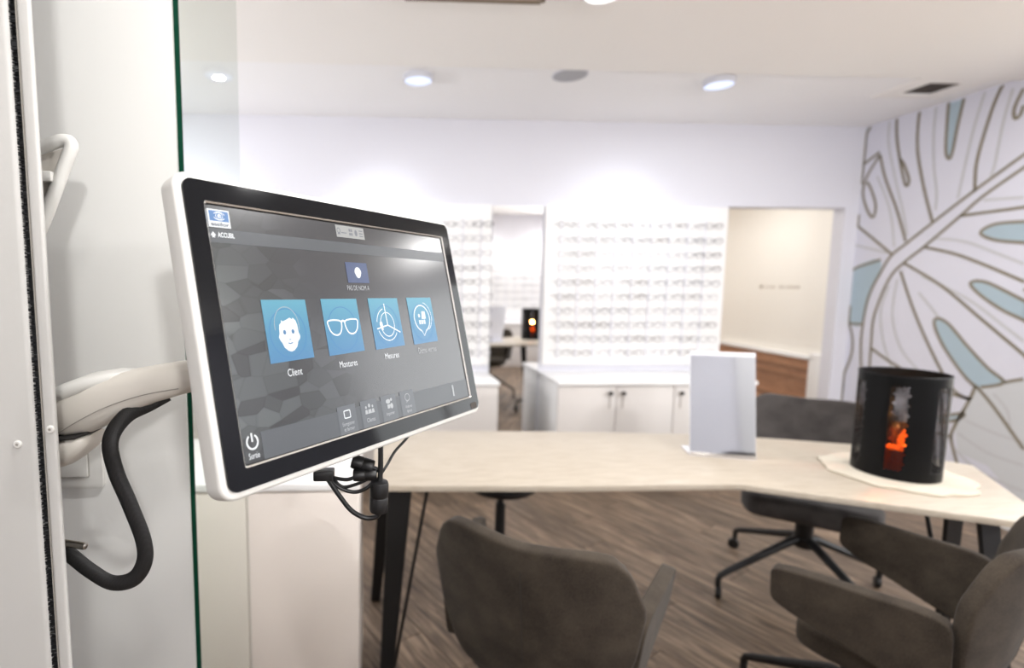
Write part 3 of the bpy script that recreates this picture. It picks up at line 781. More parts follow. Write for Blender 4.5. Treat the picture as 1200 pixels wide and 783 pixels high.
# bright step around the recessed screen
b = MB(); bm = b.bm
i2 = round_rect(-SX+0.0016, SX-0.0016, -SY+SYO+0.0016, SY+SYO-0.0016, 0.002, 5)
va = [bm.verts.new((x, y, 0.0070)) for x, y in inner]; vc = [bm.verts.new((x, y, 0.0058)) for x, y in i2]
vd = [bm.verts.new((x*0.992, (y-SYO)*0.988+SYO, 0.0042)) for x, y in i2]
for i in range(len(va)):
    j = (i+1) % len(va); bm.faces.new((va[i], va[j], vc[j], vc[i])).material_index = 0
    bm.faces.new((vc[i], vc[j], vd[j], vd[i])).material_index = 1
b.build('screen_edge', [M['silver'], M['black_rubber']], mon, recalc=False)
screen = MB().poly([(-0.2085, -0.1297), (0.2085, -0.1297), (0.2085, 0.1285), (-0.2085, 0.1285)]).build('screen', M['screen'], mon, recalc=False)
screen.location = (0, 0, 0.0044)
MB().prism(round_rect(0.2035, 0.2215, -0.1485, -0.1395, 0.003), 0.0066, 0.0072).build('power_led', M['vent_dark'], mon)
U = 0.0003
def ui(name, mb, mat, z=1): return mb.build(name, mat, screen, smooth=False, recalc=False, loc=(0, 0, U*z))
# header and footer bands
ui('header_band', MB().poly([(-0.2085, 0.0885), (0.2085, 0.0885), (0.2085, 0.1025), (-0.2085, 0.1025)]), M['ui_band'])
ui('footer_band', MB().poly([(-0.185, -0.1290), (0.2085, -0.1290), (0.2085, -0.1010), (-0.185, -0.1010)]), M['ui_band'])
# logo plate
ui('logo_plate', MB().poly([(-0.2064, 0.1040), (-0.1818, 0.1040), (-0.1818, 0.1223), (-0.2064, 0.1223)]), M['ui_white'], 2)
lg = ui('logo_field', MB().poly([(-0.2048, 0.1102), (-0.1832, 0.1102), (-0.1832, 0.1208), (-0.2048, 0.1208)]), M['ui_logo'], 3)
mb = MB(); mb.ring(-0.194, 0.1155, 0.0065, 0.0040, 0.0008, 20, 0.35, 2.6); mb.ring(-0.194, 0.1155, 0.0065, 0.0040, 0.0008, 20, 3.5, 5.75)
mb.ring(-0.194, 0.1155, 0.0038, 0.0036, 0.0006, 24)
ui('logo_eye', mb, M['ui_white'], 4)
text_obj('logo_letter', 'e', M['ui_white'], screen, -0.194, 0.1155, height=0.0046, z=U*5, bold=0.02)
text_obj('logo_word', 'essilor', M['ui_logo_text'], screen, -0.1941, 0.1071, width=0.0205, height=0.0040, z=U*4, bold=0.03)
ui('home_icon', MB().poly([(-0.2062, 0.0955), (-0.2046, 0.0955), (-0.2046, 0.0935), (-0.2016, 0.0935), (-0.2016, 0.0955), (-0.2000, 0.0955), (-0.2031, 0.0995)]), M['ui_white'], 2)
text_obj('menu_heading', 'ACCUEIL', M['ui_white'], screen, -0.1985, 0.0965, width=0.0190, height=0.0052, z=U*3, align='LEFT', bold=0.03)
# small grey tool strip
ui('tool_strip', MB().poly([(-0.0305, 0.1090), (0.0215, 0.1090), (0.0215, 0.1245), (-0.0305, 0.1245)]), M['ui_tool'], 2)
mb = MB(); mb.ring(-0.0260, 0.1175, 0.0026, 0.0030, 0.0010); mb.poly([(-0.0285, 0.1125), (-0.0235, 0.1125), (-0.0250, 0.1150), (-0.0270, 0.1150)]); mb.ribbon([(-0.022, 0.1150), (-0.012, 0.1150)], 0.0012)
for k in range(2):
    for j in range(2): mb.poly([(-0.0075+0.0035*k, 0.1125+0.0050*j), (-0.0047+0.0035*k, 0.1125+0.0050*j), (-0.0047+0.0035*k, 0.1160+0.0050*j), (-0.0075+0.0035*k, 0.1160+0.0050*j)])
mb.disc(0.0055, 0.1165, 0.0026, 0.0042, 12)
for k in range(3): mb.ribbon([(0.0115, 0.1130+0.0035*k), (0.0185, 0.1130+0.0035*k)], 0.0014)
ui('tool_marks', mb, M['ui_tool_mark'], 3)
# patient tile
ui('patient_tile', MB().poly([(-0.0240, 0.0508), (0.0159, 0.0508), (0.0159, 0.0772), (-0.0240, 0.0772)]), M['ui_small'], 2)
ui('patient_face', MB().poly([(-0.0035+0.0062*math.cos(a)*(1-0.18*(math.sin(a) < -0.3)), 0.0640+0.0072*math.sin(a)) for a in [2*PI*i/18 for i in range(18)]]), M['ui_white'], 3)
text_obj('patient_name', 'PAS DE NOM A', M['ui_soft'], screen, -0.0070, 0.0442, width=0.0410, height=0.0064, z=U*2)
# four tiles
TX = [(-0.1600, -0.0997), (-0.0760, -0.0152), (0.0066, 0.0673), (0.0888, 0.1485)]
for (a, b_) in TX:
    ui('menu_tile', MB().poly([(a, -0.0365), (b_, -0.0355), (b_, 0.0303), (a, 0.0307)]), M['ui_tile'], 2)
    c = (a+b_)/2
    mb = MB()
    mb.ring(c-0.001, -0.006, 0.0245, 0.0265, 0.0009, 40)
    ui('tile_circle', mb, M['ui_tile_dark'], 3)
# client: head with hair cut out
fc = (-0.1305, -0.0040)
head = [(-0.0125, -0.002), (-0.0142, -0.006), (-0.0128, -0.0095), (-0.0112, -0.0115), (-0.0085, -0.0175), (-0.004, -0.0212), (0.0, -0.0222), (0.004, -0.0212), (0.0085, -0.0175), (0.0112, -0.0115), (0.0138, -0.0095), (0.0150, -0.006), (0.0135, -0.002), (0.0132, 0.006), (0.0118, 0.011), (0.0080, 0.0145), (0.0072, 0.0125), (0.0040, 0.0145), (0.0, 0.0128), (-0.0060, 0.0108), (-0.0080, 0.0125), (-0.0085, 0.0095), (-0.0112, 0.0075), (-0.0122, 0.003)]
ui('head_icon', MB().poly([(fc[0]+x, fc[1]+y) for x, y in head]), M['ui_white'], 4)
mb = MB(); mb.disc(fc[0]-0.0058, fc[1]-0.0010, 0.0020, 0.0026, 12); mb.disc(fc[0]+0.0056, fc[1]-0.0008, 0.0020, 0.0026, 12)
mb.ring(fc[0], fc[1]-0.0085, 0.0012, 0.0010, 0.0007, 10, PI, 2*PI); mb.ribbon([(fc[0]-0.0030, fc[1]-0.0128), (fc[0], fc[1]-0.0136), (fc[0]+0.0032, fc[1]-0.0126)], 0.0012)
ui('head_features', mb, M['ui_eye'], 5)
mb = MB(); mb.ring(fc[0]-0.001, fc[1]+0.006, 0.0165, 0.0205, 0.0006, 30, -0.3, PI+0.2); ui('head_halo', mb, M['ui_soft'], 4)
# montures: spectacles
mb = MB(); gc = (-0.0458, -0.0030)
lens_l = [(-0.0260, 0.0055), (-0.0240, 0.0075), (-0.0160, 0.0082), (-0.0060, 0.0072), (-0.0026, 0.0050), (-0.0034, -0.0020), (-0.0070, -0.0085), (-0.0125, -0.0105), (-0.0190, -0.0090), (-0.0236, -0.0040)]
for s in (1, -1): mb.ribbon([(gc[0]+s*x, gc[1]+y) for x, y in round_poly(lens_l, 0.004, 3)], 0.0019, True)
mb.ribbon([(gc[0]-0.0030, gc[1]+0.0056), (gc[0], gc[1]+0.0066), (gc[0]+0.0030, gc[1]+0.0056)], 0.0026)
ui('spectacles_icon', mb, M['ui_white'], 4)
# mesures: axes in circles
mb = MB(); ac = (0.0372, -0.0060)
mb.ring(ac[0], ac[1]+0.001, 0.0140, 0.0160, 0.0011, 36); mb.ring(ac[0]-0.0005, ac[1]+0.001, 0.0205, 0.0215, 0.0011, 30, 1.8, 2.95); mb.ring(ac[0]-0.0005, ac[1]+0.001, 0.0205, 0.0215, 0.0011, 30, 3.5, 5.7)
for p in ((-0.0010, 0.0290), (-0.0225, -0.0040), (0.0245, -0.0110)): mb.ribbon([ac, (ac[0]+p[0], ac[1]+p[1])], 0.0017)
mb.disc(ac[0]-0.0130, ac[1]+0.0015, 0.0030, 0.0042, 14); mb.disc(ac[0]-0.0120, ac[1]-0.0045, 0.0022, 0.0022, 12)
ui('axes_icon', mb, M['ui_white'], 4)
# demo verres: speech bubble with a tiny scene
mb = MB(); bc = (0.1175, 0.0000)
mb.ring(bc[0], bc[1], 0.0185, 0.0190, 0.0018, 40, -PI/2+0.32, 1.5*PI-0.32); mb.ring(bc[0]+0.0025, bc[1]+0.002, 0.0215, 0.0215, 0.0010, 30, -1.1, 1.3)
mb.ribbon([(bc[0]-0.0058, bc[1]-0.0180), (bc[0]-0.0010, bc[1]-0.0255), (bc[0]+0.0058, bc[1]-0.0180)], 0.0014)
mb.poly([(bc[0]-0.0010, bc[1]-0.001), (bc[0]+0.0090, bc[1]-0.001), (bc[0]+0.0090, bc[1]+0.0100), (bc[0]+0.0010, bc[1]+0.0100)])
mb.disc(bc[0]-0.0065, bc[1]+0.0040, 0.0022, 0.0028, 12)
for x in (-0.0085, -0.0030, 0.0025): mb.poly([(bc[0]+x, bc[1]-0.0085), (bc[0]+x+0.0040, bc[1]-0.0085), (bc[0]+x+0.0040, bc[1]-0.0025), (bc[0]+x, bc[1]-0.0025)])
ui('bubble_icon', mb, M['ui_white'], 4)
text_obj('tile_caption', 'Client', M['ui_white'], screen, -0.1302, -0.0482, width=0.0200, height=0.0080, z=U*2)
text_obj('tile_caption', 'Montures', M['ui_white'], screen, -0.0474, -0.0482, width=0.0300, height=0.0078, z=U*2)
text_obj('tile_caption', 'Mesures', M['ui_white'], screen, 0.0360, -0.0466, width=0.0285, height=0.0078, z=U*2)
text_obj('tile_caption', 'D\u00e9mo verres', M['ui_soft'], screen, 0.1180, -0.0460, width=0.0440, height=0.0082, z=U*2)
# footer buttons
FB = [(-0.0640, 'Enregistrer\net fermer', 0.0200, 0.0105), (-0.0250, 'Clients', 0.0150, 0.0050), (0.0130, 'Importer', 0.0160, 0.0058), (0.0520, 'Aide en\ndirect', 0.0140, 0.0100)]
for i, (x, s, w, h) in enumerate(FB):
    ui('footer_button', MB().poly([(x-0.0150, -0.1285), (x+0.0150, -0.1285), (x+0.0150, -0.0960), (x-0.0150, -0.0960)]), M['ui_dim'], 2)
    text_obj('footer_caption', s, M['ui_soft'], screen, x, -0.1200, width=w, height=h, z=U*3)
mb = MB(); mb.ribbon(round_rect(-0.0690, -0.0590, -0.1105, -0.1020, 0.0012, 3), 0.0012, True); ui('save_icon', mb, M['ui_white'], 3)
mb = MB()
for k, (x, s) in enumerate(((-0.0310, 0.8), (-0.0250, 1.1), (-0.0190, 0.8))):
    mb.disc(x, -0.1045 + 0.0015*(k == 1), 0.0018*s, 0.0022*s, 10); mb.poly([(x-0.0030*s, -0.1125), (x+0.0030*s, -0.1125), (x+0.0022*s, -0.1075), (x-0.0022*s, -0.1075)])
ui('clients_icon', mb, M['ui_soft'], 3)
mb = MB(); mb.disc(0.0115, -0.1040, 0.0045, 0.0030, 12); mb.poly([(0.0090, -0.1130), (0.0140, -0.1130), (0.0150, -0.1080), (0.0090, -0.1080)]); mb.disc(0.0175, -0.1105, 0.0028, 0.0036, 10); mb.disc(0.0180, -0.1025, 0.0020, 0.0020, 8); ui('import_icon', mb, M['ui_soft'], 3)
mb = MB(); mb.ring(0.0520, -0.1050, 0.0050, 0.0046, 0.0008, 20); mb.ribbon([(0.0495, -0.1090), (0.0488, -0.1120), (0.0520, -0.1098)], 0.0008); ui('help_icon', mb, M['ui_soft'], 3)
mb = MB(); mb.ring(-0.1962, -0.1085, 0.0062, 0.0068, 0.0018, 30, PI/2+0.55, 2.5*PI-0.55); mb.ribbon([(-0.1962, -0.1000), (-0.1962, -0.1085)], 0.0018); ui('power_icon', mb, M['ui_white'], 3)
text_obj('power_caption', 'Sortie', M['ui_white'], screen, -0.1962, -0.1215, width=0.0125, height=0.0058, z=U*3)
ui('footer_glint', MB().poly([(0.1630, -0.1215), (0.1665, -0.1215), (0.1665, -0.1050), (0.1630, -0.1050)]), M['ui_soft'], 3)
# cables under the monitor
mi = mon.matrix_world.inverted()
def ml(pts): return [mi @ Vector(p) for p in pts]
YC = 0.637
def cable(pts, r): return MB().tube(ml(smooth_path([(x, YC + dy, z) for x, dy, z in pts], 7)), r, 10).build('cable', M['black_rubber'], mon)
cable([(-0.062, 0, 1.1745), (-0.0376, -0.004, 1.1712), (-0.0236, -0.004, 1.1750), (-0.012, 0, 1.1765)], 0.0024)
cable([(-0.060, 0, 1.1715), (-0.0452, 0, 1.159), (-0.0269, 0, 1.1531), (-0.0106, 0, 1.1585), (0.002, 0.006, 1.1700)], 0.0024)
cable([(-0.057, 0.006, 1.1735), (-0.0431, 0.004, 1.1590), (-0.0269, 0.004, 1.1610), (-0.0106, 0.006, 1.1675), (0.0013, 0.01, 1.1763)], 0.0022)
cable([(-0.060, -0.004, 1.1726), (-0.0453, -0.004, 1.150), (-0.0302, -0.002, 1.1294), (-0.0128, 0, 1.1187), (0.0024, 0, 1.1205), (0.0046, 0, 1.130)], 0.0032)
cable([(0.0066, 0.004, 1.232), (0.0067, 0.002, 1.1852), (0.0054, 0, 1.1640)], 0.0034)
cable([(0.0060, 0.006, 1.172), (0.0156, 0.014, 1.1840), (0.0262, 0.034, 1.1945), (0.0445, 0.062, 1.2050), (0.064, 0.095, 1.222)], 0.0019)
cable([(-0.003, 0.006, 1.183), (0.0050, 0.006, 1.178), (0.0070, 0.002, 1.170), (0.0056, 0, 1.163)], 0.0028)
def bead(a, b_, r):
    a, b_ = Vector(a), Vector(b_); d = b_ - a
    rs = [0.55, 0.92, 1.0, 1.0, 0.94, 1.0, 1.0, 0.92, 0.55]; ts = [0, 0.02, 0.10, 0.46, 0.5, 0.54, 0.90, 0.98, 1.0]
    o = MB().tube(ml([a + d*t for t in ts]), [r*k for k in rs], 20).build('ferrite_bead', M['black_rubber'], mon)
    return o
bead((-0.0300, YC+0.008, 1.1915), (-0.002, YC+0.004, 1.1835), 0.0092)
bead((-0.0285, YC, 1.1752), (0.0020, YC, 1.1763), 0.0078)
bead((0.0053, YC, 1.1675), (0.0041, YC, 1.1266), 0.0120)
MB().box(-0.078, -0.052, YC-0.008, YC+0.010, 1.1700, 1.1830, 0.002).xform(mi).build('plug', M['black_rubber'], mon)
for x, z in ((-0.012, -0.157), (0.03, -0.157), (0.043, -0.157), (0.055, -0.157)):
    MB().box(x-0.004, x+0.004, z-0.002, z+0.001, -0.018, -0.012).build('port', M['black_rubber'], mon, smooth=False)

# ================================================================== white display cabinets along the back wall
def knob(x, z, parent):
    k = MB().lathe([(0.0, 0.0), (0.008, 0.0), (0.008, 0.012), (0.015, 0.014), (0.015, 0.022), (0.011, 0.025), (0.0, 0.025)], n=16).xform(Matrix.Rotation(PI/2, 4, 'X')).build('knob', M['knob'], parent)
    k.location = (x, -0.001, z); return k
def base_cabinet(x0, doors, label, group=None, side=None):
    """doors: list of (width, knob side); the unit's width is their sum"""
    w = sum(d[0] for d in doors)
    t = thing('base_cabinet', label, 'cabinet', (x0, 3.43, 0), 0, group)
    MB().box(0.001, w-0.001, 0.020, 0.428, 0.06, 0.720, 0.002).build('body', M['white_lac'], t)
    MB().box(0.02, w-0.02, 0.05, 0.40, 0.0, 0.06).build('plinth', M['cab_front'], t, smooth=False)
    x = 0.0
    for dw, side_ in doors:
        d = MB().box(x+0.003, x+dw-0.003, 0.0, 0.019, 0.065, 0.716, 0.002).build('door', M['cab_front'], t)
        kx = x + dw - 0.045 if side_ == 'r' else x + 0.045
        knob(kx, 0.668, d)
        MB().box(kx-0.004, kx+0.004, -0.003, 0.0, 0.56, 0.655).build('pull_strap', M['strap'], d, smooth=False)
        x += dw
    return t
base_cabinet(1.25, [(0.41, 'r'), (0.41, 'l')], 'white two-door cabinet right of the tall wall mirror')
base_cabinet(2.07, [(0.41, 'l'), (0.17, 'r')], 'white cabinet behind the counter mirror, at the corner of the hall opening')
base_cabinet(-0.40, [(0.62, 'r'), (0.62, 'l')], 'white cabinet left of the tall wall mirror, half behind the monitor')
base_cabinet(-1.64, [(0.62, 'r'), (0.62, 'l')], 'white cabinet at the far left of the back wall, hidden by the monitor')
def worktop(x0, x1, label):
    tag(MB().box(x0, x1, 3.415, 3.858, 0.722, 0.747, 0.003).build('worktop', M['white_lac']), label, 'worktop')
worktop(1.245, 2.655, 'white worktop over the cabinets right of the tall mirror')
worktop(-1.645, 0.845, 'white worktop over the cabinets left of the tall mirror')

# tall wall mirror
wm = thing('wall_mirror', 'tall frameless mirror on the back wall between the two frame displays', 'mirror', (0.862, 3.859, 0))
MB().box(0.0, 0.38, -0.008, -0.001, 0.02, 1.985, 0.001).build('backing', M['trim'], wm, smooth=False)
MB().box(0.002, 0.378, -0.010, -0.008, 0.022, 1.983).build('glass', M['mirror'], wm, smooth=False)

# ================================================================== spectacle displays
def display_board(x0, x1, y, face, label):
    """white board; face -1 looks to -y, +1 to +y"""
    t = thing('display_board', label, 'display', ((x0+x1)/2, y, 0))
    w = (x1-x0)/2
    MB().box(-w, w, min(0, face*0.03), max(0, face*0.03), 0.80, 1.99, 0.003).build('board', M['white_lac'], t)
    return t
def rods(t, xs, face, z0, z1):
    me0 = None
    for x in xs:
        if me0 is None:
            r = MB().box(-0.004, 0.004, min(face*0.03, face*0.045), max(face*0.03, face*0.045), z0, z1, 0.001, 1).build('rod', M['rack'], t, smooth=False); me0 = r.data
        else:
            r = bpy.data.objects.new('rod', me0); C.objects.link(r); r.parent = t
        r.location = (x - t.location.x, 0, 0)
def spectacle_mesh(i, face):
    """front at local y 0, temples folded open back to the board"""
    mb = MB(); rr = random.Random(50+i)
    hw = rr.uniform(0.024, 0.028); hh = rr.uniform(0.017, 0.023); th = rr.choice((0.0016, 0.0022, 0.0028)); gap = 0.009
    rnd = rr.choice((0.55, 0.9))
    for s in (-1, 1):
        cx = s*(hw+gap); ring = round_rect(-hw, hw, -hh, hh*0.9, min(hh, hw)*rnd, 3)
        pts = [(cx+x, 0, y) for x, y in ring]; pts.append(pts[0])
        mb.tube(pts, th, 5, caps=False)
        ex = s*(2*hw+gap)
        mb.tube([(ex, 0, hh*0.55), (ex+s*0.004, -face*0.02, hh*0.6), (ex+s*0.002, -face*0.085, hh*0.5), (ex, -face*0.105, hh*0.1)], th*0.9, 5)
    mb.tube([(-gap, 0, hh*0.25), (0, face*0.001, hh*0.45), (gap, 0, hh*0.25)], th, 5)
    return mb
def spectacles(xs, zs, y, face, label_fn, group, seed):
    protos = []; rr = random.Random(seed)
    for c, z in enumerate(zs):
        for r, x in enumerate(xs):
            k = rr.randrange(6); key = k
            src = next((p for kk, p in protos if kk == key), None)
            if src is None:
                src = spectacle_mesh(k + seed, face).build('spectacle_frame', M['frame%d' % k]); o = src; protos.append((key, src))
            else:
                o = src.copy(); C.objects.link(o)
            o.location = (x + rr.uniform(-0.006, 0.006), y, z + rr.uniform(-0.003, 0.003)); o.rotation_euler = (0, 0, rr.uniform(-0.03, 0.03))
            tag(o, label_fn(c, r), 'eyeglasses', group)
RX = [1.375 + 0.137*i for i in range(9)]
RZ = [1.838 - 0.1035*i for i in range(10)]
db = display_board(1.26, 2.645, 3.859, -1, 'white wall board holding ten rows of spectacles right of the mirror')
rods(db, RX, -1, 0.84, 1.90)
spectacles(RX, RZ, 3.72, -1, lambda c, r: 'spectacle frame %s from the mirror, %s row down, board right of the mirror' % (ORD[r], ORD[c]), 'spectacle frames on the board right of the mirror', 1)
LX = [0.78 - 0.137*i for i in range(9)]
db = display_board(-1.60, 0.855, 3.859, -1, 'white wall board of spectacles left of the mirror, mostly behind the monitor')
rods(db, LX, -1, 0.84, 1.90)
spectacles(LX, RZ, 3.72, -1, lambda c, r: 'spectacle frame %s from the mirror, %s row down, board beside the monitor' % (ORD[r], ORD[c]), 'spectacle frames on the board left of the mirror', 2)
# the display opposite, seen in the mirror
MX = [1.95 + 0.16*i for i in range(7)]
MZ = [1.62 - 0.12*i for i in range(6)]
db = display_board(1.6, 3.3, -1.299, 1, 'white spectacle board on the opposite wall, seen in the tall mirror')
rods(db, MX, 1, 0.84, 1.90)
spectacles(MX, MZ, -1.16, 1, lambda c, r: 'faint reflected spectacle frame, %s along the %s row down inside the mirror' % (ORD[r], ORD[c]), 'spectacle frames on the opposite wall', 3)
t = thing('base_cabinet', 'white cabinet under the opposite spectacle board, seen only in the mirror', 'cabinet', (1.6, -1.295, 0))
MB().box(0.0, 1.7, 0.0, 0.40, 0.0, 0.72, 0.003).build('body', M['cab_front'], t)
MB().box(-0.005, 1.705, 0.0, 0.42, 0.722, 0.745, 0.003).build('top', M['white_lac'], t)

# ================================================================== ceiling fixtures
def downlight(x, y, label, mat, zc=ZC, r=0.083):
    t = thing('downlight', label, 'ceiling light', (x, y, zc))
    MB().lathe([(r*1.02, 0.0), (r, -0.030), (r*0.93, -0.034), (r*0.93, -0.030), (r*0.9, -0.004)], n=32, close=False).build('housing', M['lamp_rim'], t)
    MB().lathe([(0.0, -0.024), (r*0.93, -0.024), (r*0.93, -0.027), (0.0, -0.030)], n=32).build('diffuser', mat, t)
    return t
downlight(0.244, 3.085, 'round ceiling light with bluish lens above the monitor', M['lamp_disc'])
downlight(1.996, 3.05, 'round ceiling light with bluish lens nearer the leaf mural', M['lamp_disc'])
downlight(-1.7, 3.05, 'round ceiling light added to the back strip, hidden behind the white partition', M['lamp_disc'])
downlight(0.9, 2.12, 'round warm ceiling light cut by the top edge of the picture', M['lamp_disc_warm'], ZC-0.012)
OUT = ['behind the brush column', 'in front of the white partition', 'nearest the opposite display wall', 'nearest the shop window', 'beside the leaf mural, over the lantern', 'over the two taupe armchairs']  # fittings of the added unseen lights; one follows the screen's highlight
for (x, y), w in zip(ROOM_LIGHTS[1:], OUT):
    downlight(x, y, 'round warm ceiling light added %s, out of the picture' % w, M['lamp_disc_warm'], ZC-0.012)
for (x, y, z), w, d in zip(FILL_UPLIGHTS, ('on the mural wall past the picture edge', 'on the left wall behind the partition', 'on the wall opposite the displays'), ((1, 0), (-1, 0), (0, -1))):
    t = thing('fill_uplight', 'added white half-bowl fill uplight %s' % w, 'wall lamp', (x, y, z))
    MB().lathe([(0.020, -0.055), (0.055, -0.035), (0.078, 0.0), (0.082, 0.035), (0.079, 0.035), (0.074, 0.0), (0.052, -0.030), (0.020, -0.050)], n=28).build('bowl', M['trim'], t)
    MB().box(min(0.03*d[0], 0.10*d[0])-0.012*abs(d[1]), max(0.03*d[0], 0.10*d[0])+0.012*abs(d[1]), min(0.03*d[1], 0.10*d[1])-0.012*abs(d[0]), max(0.03*d[1], 0.10*d[1])+0.012*abs(d[0]), -0.048, -0.028).build('bracket', M['trim'], t)
t = thing('ceiling_speaker', 'flat grey round speaker in the ceiling between the two lights', 'speaker', (1.105, 3.025, ZC))
MB().lathe([(0.0, -0.007), (0.088, -0.006), (0.092, -0.004), (0.092, 0.0), (0.0, 0.0)], n=36).build('grille', M['speaker'], t)
MB().lathe([(0.092, 0.0), (0.092, -0.006), (0.098, -0.004), (0.099, 0.0)], n=36, close=False).build('ring', M['lamp_rim'], t)
t = thing('air_vent', 'square ceiling air vent with dark slots near the leaf mural', 'vent', (3.33, 2.97+0.12, ZC))
for a in ((-0.22, 0.22, -0.16, -0.09), (-0.22, 0.22, 0.09, 0.16), (-0.22, -0.10, -0.09, 0.09), (0.10, 0.22, -0.09, 0.09)):
    MB().box(a[0], a[1], a[2], a[3], -0.010, 0.0, 0.002).build('frame', M['ceiling'], t, smooth=False)
MB().box(-0.10, 0.10, -0.09, 0.09, -0.002, -0.0005).build('duct', M['vent_dark'], t, smooth=False)
for i in range(3):
    MB().box(-0.098, 0.098, -0.003, 0.016, -0.003, -0.002).xform(Matrix.Translation((0, -0.07+0.06*i, -0.004)) @ Matrix.Rotation(0.30, 4, 'X')).build('louvre', M['cassette_edge'], t, smooth=False)
t = thing('ceiling_cassette', 'beige ceiling cassette with brown edges at the top of the picture', 'air conditioner', (0.40, 1.945, ZC-0.012))
MB().box(-0.30, 0.30, -0.30, 0.30, -0.012, 0.0, 0.003).build('frame', M['trim'], t)
MB().box(-0.285, 0.285, -0.285, 0.285, -0.018, -0.012, 0.002).build('intake_panel', M['cassette'], t)
for s in (-1, 1):
    MB().box(s*0.285-0.008, s*0.285+0.008, -0.28, 0.28, -0.021, -0.012).build('edge_strip', M['cassette_edge'], t, smooth=False)
MB().box(-0.28, 0.28, 0.277, 0.293, -0.021, -0.012).build('edge_strip', M['cassette_edge'], t, smooth=False)

# ================================================================== angled oak table
tb = thing('angled_table', 'long light oak table bent in the middle on black splayed legs', 'table', (1.1, 1.9, 0))
TT = [(-0.005, 1.650), (0.6, 1.627), (1.227, 1.624), (1.904, 1.292), (2.229, 1.772), (2.015, 2.030), (1.714, 2.126), (1.376, 2.198), (1.0, 2.236), (0.62, 2.262), (-0.005, 2.29)]
tl = [(x-1.1, y-1.9) for x, y in TT]
MB().prism(tl, 0.729, 0.750, 0.002).build('tabletop', M['oak'], tb, angle=30)
def inset(pts, k): return [(p[0]*k, p[1]*k + 0.0) for p in pts]
MB().prism([(x*0.93+0.0, (y-0.05)*0.80+0.05) for x, y in tl], 0.721, 0.7288).build('under_frame', M['black_metal'], tb, smooth=False)
def slab_leg(top, foot, wt, wf, dirv, thick=0.03):
    """flat tapered leg: width along dirv, thin across it"""
    d = Vector((dirv[0], dirv[1], 0)).normalized(); nrm = Vector((-d.y, d.x, 0))
    mb = MB(); T, F = Vector(top), Vector(foot); vs = []
    for P, w in ((F, wf), (T, wt)):
        for a, b in ((-1, -1), (1, -1), (1, 1), (-1, 1)): vs.append(mb.bm.verts.new(P + d*w/2*a + nrm*thick/2*b))
    for f in ((3, 2, 1, 0), (4, 5, 6, 7), (0, 1, 5, 4), (1, 2, 6, 5), (2, 3, 7, 6), (3, 0, 4, 7)): mb.bm.faces.new([vs[i] for i in f])
    bmesh.ops.bevel(mb.bm, geom=list(mb.bm.edges), offset=0.003, segments=1, affect='EDGES')
    return mb
def tleg(top, foot, wt, wf, dirv, thick=0.03):
    o = Vector((1.1, 1.9, 0))
    return slab_leg(Vector(top)-o, Vector(foot)-o, wt, wf, dirv, thick).build('leg', M['black_metal'], tb, smooth=False)
tleg((0.085, 1.71, 0.722), (0.038, 1.72, 0.0), 0.080, 0.046, (1, -0.02), 0.05)
tleg((0.058, 2.08, 0.722), (0.002, 2.20, 0.0), 0.070, 0.042, (1, -0.02), 0.05)
tleg((1.835, 1.405, 0.722), (1.90, 1.33, 0.0), 0.066, 0.045, (1, 0.0), 0.014)
tleg((1.985, 1.615, 0.722), (2.07, 1.68, 0.0), 0.066, 0.045, (1, 0.0), 0.014)
O = Vector((1.1, 1.9, 0))
MB().tube([Vector((0.180, 1.70, 0.722))-O, Vector((0.070, 1.745, 0.03))-O], 0.006, 8).build('brace_rod', M['black_metal'], tb)
MB().tube([Vector((1.765, 1.52, 0.722))-O, Vector((1.86, 1.42, 0.03))-O], 0.006, 8).build('brace_rod', M['black_metal'], tb)
MB().box(0.045-1.1, 0.075-1.1, 1.73-1.9, 2.07-1.9, 0.69, 0.722).build('cross_rail', M['black_metal'], tb, smooth=False)

# counter mirror on the table
cm = thing('counter_mirror', 'small frameless mirror on a bent clear foot standing on the oak table', 'mirror', (1.343, 1.884, 0.7503), math.atan2(-0.065, 0.221))
MB().prism([(-0.115, -0.002), (0.115, -0.002), (0.115, 0.115), (-0.115, 0.115)], 0.0, 0.004, 0.001).build('foot', M['rack'], cm)
lean = Matrix.Translation((0, 0.002, 0.004)) @ Matrix.Rotation(-0.18, 4, 'X')
MB().box(-0.115, 0.115, 0.0, 0.005, 0.0, 0.405, 0.001).xform(lean).build('backing', M['rack'], cm)
MB().box(-0.113, 0.113, -0.002, 0.0, 0.010, 0.390).xform(lean).build('mirror_face', M['mirror_soft'], cm, smooth=False)
MB().box(-0.115, 0.115, -0.004, -0.001, -0.002, 0.009, 0.001).xform(lean).build('lower_edge', M['steel'], cm)

# felt mat and lantern
mat_pts = []
for i in range(72):
    a = 2*PI*i/72; r = 0.205 + 0.007*math.sin(9*a) + 0.004*math.sin(17*a+1)
    mat_pts.append((r*math.cos(a), r*math.sin(a)))
mt = MB().prism(mat_pts, 0.0, 0.009, 0.003).build('felt_mat', M['felt'], loc=(1.845, 1.70, 0.7502), angle=50)
tag(mt, 'round cream felt mat with a wavy rim under the black lantern', 'mat')
ln = thing('candle_lantern', 'black perforated metal lantern glowing orange inside on the cream mat', 'lantern', (1.845, 1.70, 0.7596))
LR, LH, NT, NZ = 0.119, 0.355, 138, 64
mb = MB(); bm = mb.bm
phi0 = math.atan2(-1.70, -1.845) - 0.04
g = [[bm.verts.new((LR*math.cos(phi0+2*PI*i/NT), LR*math.sin(phi0+2*PI*i/NT), LH*j/NZ)) for i in range(NT)] for j in range(NZ+1)]
